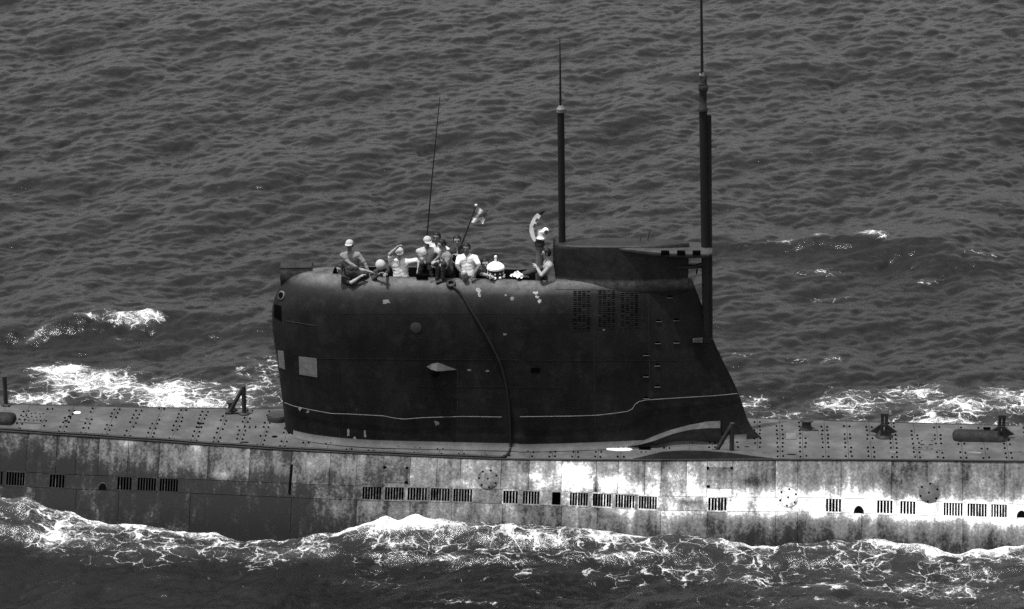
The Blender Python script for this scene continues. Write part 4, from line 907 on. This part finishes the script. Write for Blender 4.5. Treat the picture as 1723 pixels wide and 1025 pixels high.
        sl_ = tuple(slice(lo[i], hi[i]) for i in range(3)); o = Dm[sl_]; hh = np.clip(.5 + .5 * (o - d) / k, 0, 1); Dm[sl_] = o * (1 - hh) + d * hh - k * hh * (1 - hh)
    V, Fq = surface_nets(Dm, org, HVOX)
    cen = V[Fq].mean(1); best = np.full(len(cen), 9.0); mi = np.zeros(len(cen), int); names = []
    for (a, b, ra, rb, m, k) in prims:
        if m not in names: names.append(m)
        ba = b - a; t = np.clip(((cen - a) @ ba) / (ba @ ba + 1e-12), 0, 1); d = np.linalg.norm(cen - a - t[:, None] * ba, axis=1) - (ra + (rb - ra) * t); u = d < best; best[u] = d[u]; mi[u] = names.index(m)
    nv = np.zeros_like(V); fn = np.cross(V[Fq[:, 1]] - V[Fq[:, 0]], V[Fq[:, 2]] - V[Fq[:, 0]])
    for c_ in range(4): np.add.at(nv, Fq[:, c_], fn)
    nv /= np.linalg.norm(nv, axis=1)[:, None] + 1e-9; cl = np.zeros(len(V)); cloth = np.array([nm.startswith('cloth') for nm in names])[mi]
    for c_ in range(4): cl[Fq[cloth, c_]] = 1
    q1 = V @ np.array([[31., 17, 23], [13, -29, 37], [-41, 11, 19]]).T; fold = np.sin(q1[:, 0] + 1.7 * np.sin(q1[:, 1] * .6)) * np.sin(q1[:, 2] * .8 + np.sin(q1[:, 0] * .5)) + .6 * np.sin(q1[:, 1] * 1.7 + q1[:, 2])
    V = V + nv * (cl * .0028 * fold)[:, None]
    me = bpy.data.meshes.new('person'); loc = np.array([P[0], P[1], V[:, 2].min()])
    me.from_pydata((V - loc).tolist(), [], Fq.tolist()); 
    for m in names: me.materials.append(MATS[m])
    me.polygons.foreach_set('material_index', mi.astype(np.int32)); me.polygons.foreach_set('use_smooth', np.ones(len(Fq), bool)); me.update()
    o = bpy.data.objects.new('person', me); o.location = loc; col.objects.link(o); tag(o, label, 'person', 'crew on top of the sail')
    def kid(mb, name, m):
        mb.v = [tuple(np.array(p) - loc) for p in mb.v]; return mb.build(name, m, o, True)
    if hair:
        mb = MB(); rows = []; n_u = 20
        hl = [(.10, .095, .105)]
        for i, el_ in enumerate(np.linspace(-.75, .3 if hat else math.pi / 2 - .02, 12)):
            row = []
            for a in np.linspace(0, 2 * math.pi, n_u, endpoint=False):
                front = math.cos(a); e2 = max(el_, (.62 * smooth(.1, .75, front) - .75 * (1 - smooth(.1, .75, front)) * 1.0 + .25 * smooth(-.3, .3, front) * (1 - smooth(.1, .75, front))))
                k = (.94 if hat else 1) + random.uniform(-.02, .035) * (.3 if hat else 1); e2 = min(e2, .3) if hat else e2; row.append(H + hu * .018 + (hf * math.cos(a) * .108 + r0 * math.sin(a) * .1) * math.cos(e2) * k + hu * .118 * math.sin(e2) * k)
            rows.append(row)
        mb.grid(rows, True); mb.f.append(tuple(range(len(mb.v) - n_u, len(mb.v)))); kid(mb, 'hair', 'hair')
    if hat:
        kind, hm = hat; mb = MB(); rows = []
        rr = .106 if kind == 'cap' else .135
        for el_ in np.linspace(0 if kind == 'cap' else -.5, math.pi / 2 - .03, 8):
            rows.append([H + hu * (.036 if kind == 'cap' else .03) + (hf * math.cos(a) + r0 * math.sin(a) * .93) * rr * math.cos(el_) + hu * (.095 if kind == 'cap' else .125) * math.sin(el_) for a in np.linspace(0, 2 * math.pi, 20, endpoint=False)])
        mb.grid(rows, True); mb.f.append(tuple(range(len(mb.v) - 20, len(mb.v))))
        co = kid(mb, 'cap' if kind == 'cap' else 'hat', hm)
        if kind == 'cap':
            mb = MB(); top_ = []; bot = []
            for a in np.linspace(-1.1, 1.1, 12):
                e = H + hu * .038 + (hf * math.cos(a) + r0 * math.sin(a) * .93) * .106; f = e + hf * .075 * math.cos(a) ** .7 - hu * .018; top_.append((e, f))
            mb.grid([[t[0] for t in top_], [t[1] for t in top_], [t[1] - hu * .006 for t in top_], [t[0] - hu * .006 for t in top_]], True)
            mb.v = [tuple(np.array(p) - loc) for p in mb.v]; mb.build('brim', hm, o, False)
    return o
FLZ = CFL + .085
def Q(px, py, y): return PY(px, py, y)
def stand_legs(x, y, f=-90, sp_=.1):
    c, s_ = math.cos(R(f)), math.sin(R(f)); r_ = np.array([s_, -c, 0]); b = np.array([x, y, FLZ]); fwd_ = np.array([c, s_, 0])
    return [(b + r_ * sp_, b + r_ * sp_ + fwd_ + np.array([0, 0, .5])), (b - r_ * sp_, b - r_ * sp_ + fwd_ + np.array([0, 0, .5]))]
DN = (0, 0, -1)
H_ = Q(588, 412, .08)
person('man in grey coveralls and pale peaked cap leaning at the front of the cockpit', H_, -100, (.12, .02, -1),
       [(Q(606, 455, -.22), Q(574, 447, -.1)), (Q(622, 462, -.12), Q(622, 440, .05))], stand_legs(H_[0] + .1, .1, -95), 'cloth_grey', 'cloth_grey', 'skin_dark', 'long', ('cap', 'cloth_pale'), head_pitch=4)
H_ = Q(573, 452, -.60)
person('dark-haired man in dark clothes slumped low over the front rim of the sail', H_, -125, (.95, .42, -.28),
       [(Q(606, 466, -.58), Q(590, 478, -.7)), (Q(625, 458, -.3), Q(605, 450, -.3))], stand_legs(H_[0] + .75, -.05, 180), 'cloth_dark', 'cloth_dark', 'skin', 'short', head_pitch=-8)
H_ = Q(640, 447, -.28)
person('crouched man in dark clothes with a big pale round hat, elbow over the rim', H_, -70, (.12, .55, -.8),
       [(Q(638, 462, -.55), Q(630, 470, -.5)), (Q(648, 462, -.62), Q(656, 480, -.8))], stand_legs(H_[0] + .08, .1, -80), 'cloth_dark', 'cloth_dark', 'skin_dark', 'long', ('hat', 'cloth_pale'), head_pitch=-35)
H_ = Q(672, 425, -.08)
person('man in white shirt shading his eyes with a raised arm', H_, -80, (.1, -.22, -1),
       [(Q(668, 417, -.22), Q(640, 424, -.22)), (Q(704, 453, -.2), Q(700, 436, 0))], stand_legs(H_[0] + .05, 0, -80), 'cloth_white', 'cloth_dark', 'skin', 'short', ('cap', 'cloth_pale'), head_pitch=-6)
H_ = Q(719, 406, -.02)
person('man in pale cap and light shirt crouching beside the whip antenna', H_, -70, (-.05, .05, -1),
       [(Q(727, 447, -.25), Q(708, 440, -.05)), (Q(732, 438, -.2), Q(738, 430, -.1))], [(Q(704, 470, -.30), Q(706, 452, -.6)), (Q(728, 470, -.30), Q(724, 452, -.6))], 'cloth_pale', 'cloth_dark', 'skin_dark', 'short', ('cap', 'cloth_pale'), head_pitch=-8)
H_ = Q(735, 399, .26)
person('man in white shirt standing behind, between two crouching crewmates', H_, -100, (-.06, -.15, -1),
       [(Q(722, 440, .1), Q(718, 425, .2)), (Q(752, 440, .1), Q(755, 425, .2))], stand_legs(H_[0] - .03, .24, -95), 'cloth_white', 'cloth_dark', 'skin_dark', 'short', head_pitch=0)
H_ = Q(744, 411, -.2)
person('dark-haired man in grey shirt with pale pocket facing forward, forearm held out', H_, -150, (.12, .04, -1),
       [(Q(734, 441, -.42), Q(748, 446, -.3)), (Q(735, 443, -.35), Q(757, 441, -.42))], [(Q(735, 471, -.42), Q(730, 452, -.55)), (Q(745, 471, -.48), Q(738, 450, -.7))], 'cloth_grey', 'cloth_dark', 'skin', 'short', head_pitch=-12)
H_ = Q(769, 404, .24)
person('man in dark clothes standing behind and holding the flagpole', H_, -85, (.03, 0, -1),
       [(Q(760, 440, .1), Q(757, 428, .2)), (Q(772, 430, .12), Q(783, 430, .15))], stand_legs(H_[0], .24, -90), 'cloth_dark', 'cloth_dark', 'skin', 'short', head_pitch=-4)
H_ = Q(785, 417, -.12)
person('man in open white short-sleeved shirt kneeling at the middle of the rim', H_, -95, (.06, -.2, -1),
       [(Q(779, 462, -.46), Q(770, 446, -.3)), (Q(797, 462, -.46), Q(806, 444, -.3))], [(Q(781, 476, -.30), Q(783, 430, -1.0)), (np.array([H_[0] + .12, .05, FLZ]), Q(796, 464, -.7))], 'cloth_white', 'cloth_pale', 'skin_dark', 'short', head_pitch=-5)
H_ = Q(816, 443, -.06)
person('dark-haired man peering over the rim beside the domed instrument', H_, -80, (-.12, .3, -1),
       [(Q(824, 464, -.42), Q(803, 462, -.3)), (Q(826, 456, -.1), Q(832, 470, 0))], stand_legs(H_[0] - .08, .12, -85), 'cloth_dark', 'cloth_dark', 'skin', 'short', head_pitch=-4)
H_ = Q(920, 426, -.24)
person('shirtless man sitting on the sail top with knees drawn up', H_, 185, (.12, .0, -1),
       [(Q(905, 452, -.2), Q(915, 455, .1)), (Q(903, 450, -.38), Q(916, 458, -.5))], [(Q(879, 461, -.2), Q(893, 440, -.2)), (Q(883, 462, -.36), Q(894, 440, -.36))], 'skin', 'cloth_dark', 'skin', 'short', head_pitch=-3, bare=True, shoes='skin')

# ------------------------------------------------------------------ loose things on the bridge
fp = empty('flagpole', PY(768, 428, .2)); L_ = np.array(fp.location); tag(fp, 'slanted dark flagpole with a small crumpled banded flag', 'flagpole')
a, b = PY(766, 440, .2) - L_, PY(801, 346, .2) - L_; MB().tube([a, b], [.028, .018], 8).build('pole', 'dark_steel', fp, True)
MB().lathe(b, [(.02, -.02), (.035, 0), (.03, .03)], 10).build('finial', 'pale_metal', fp, True)
def flag():
    rows = []; n = 22
    for j in range(10):
        v = j / 9; p0 = b + (a - b) * (.02 + .27 * v); r_ = []
        for i in range(n):
            u = i / (n - 1); r_.append(p0 + np.array([.36 * u * (1 - .1 * v) + .02 * math.sin(u * 9 + v * 3), .07 * math.sin(u * 8 + v * 2.2) * u ** .5, -.13 * u * (1 - .9 * v) - .05 * math.sin(u * 6 + v) * u + .02 * math.sin(v * 9) * u]))
        rows.append(r_)
    for (j0, j1, m, nm) in ((0, 3, 'cloth_pale', 'flag_band'), (3, 6, 'cloth_grey', 'flag_band'), (6, 9, 'cloth_white', 'flag_band')):
        mb = MB(); mb.grid(rows[j0:j1 + 1]); mb.build(nm, m, fp, True)
flag()
def rag():
    mb = MB(); rows = []; c = PY(874, 466, -.3); n = 26
    for j in range(12):
        v = j / 11; r_ = []
        for i in range(n):
            u = i / (n - 1); x = (u - .5) * .40; y = (v - .5) * .26 * (1 - .5 * abs(u - .5)); z = .13 * math.exp(-((u - .45) / .28) ** 2 - ((v - .5) / .4) ** 2) + .035 * math.sin(u * 13 + v * 4) * math.cos(v * 7 + u * 3) + .02 * math.sin(u * 27 + v * 11)
            r_.append(c + np.array([x + .03 * math.sin(v * 8), y + .04 * math.sin(u * 9), max(z, 0) + .01]))
        rows.append(r_)
    mb.grid(rows); return mb.build('cloth_bundle', 'cloth_white', None, True)
tag(rag(), 'crumpled white cloth lying between the domed instrument and the seated man', 'cloth')
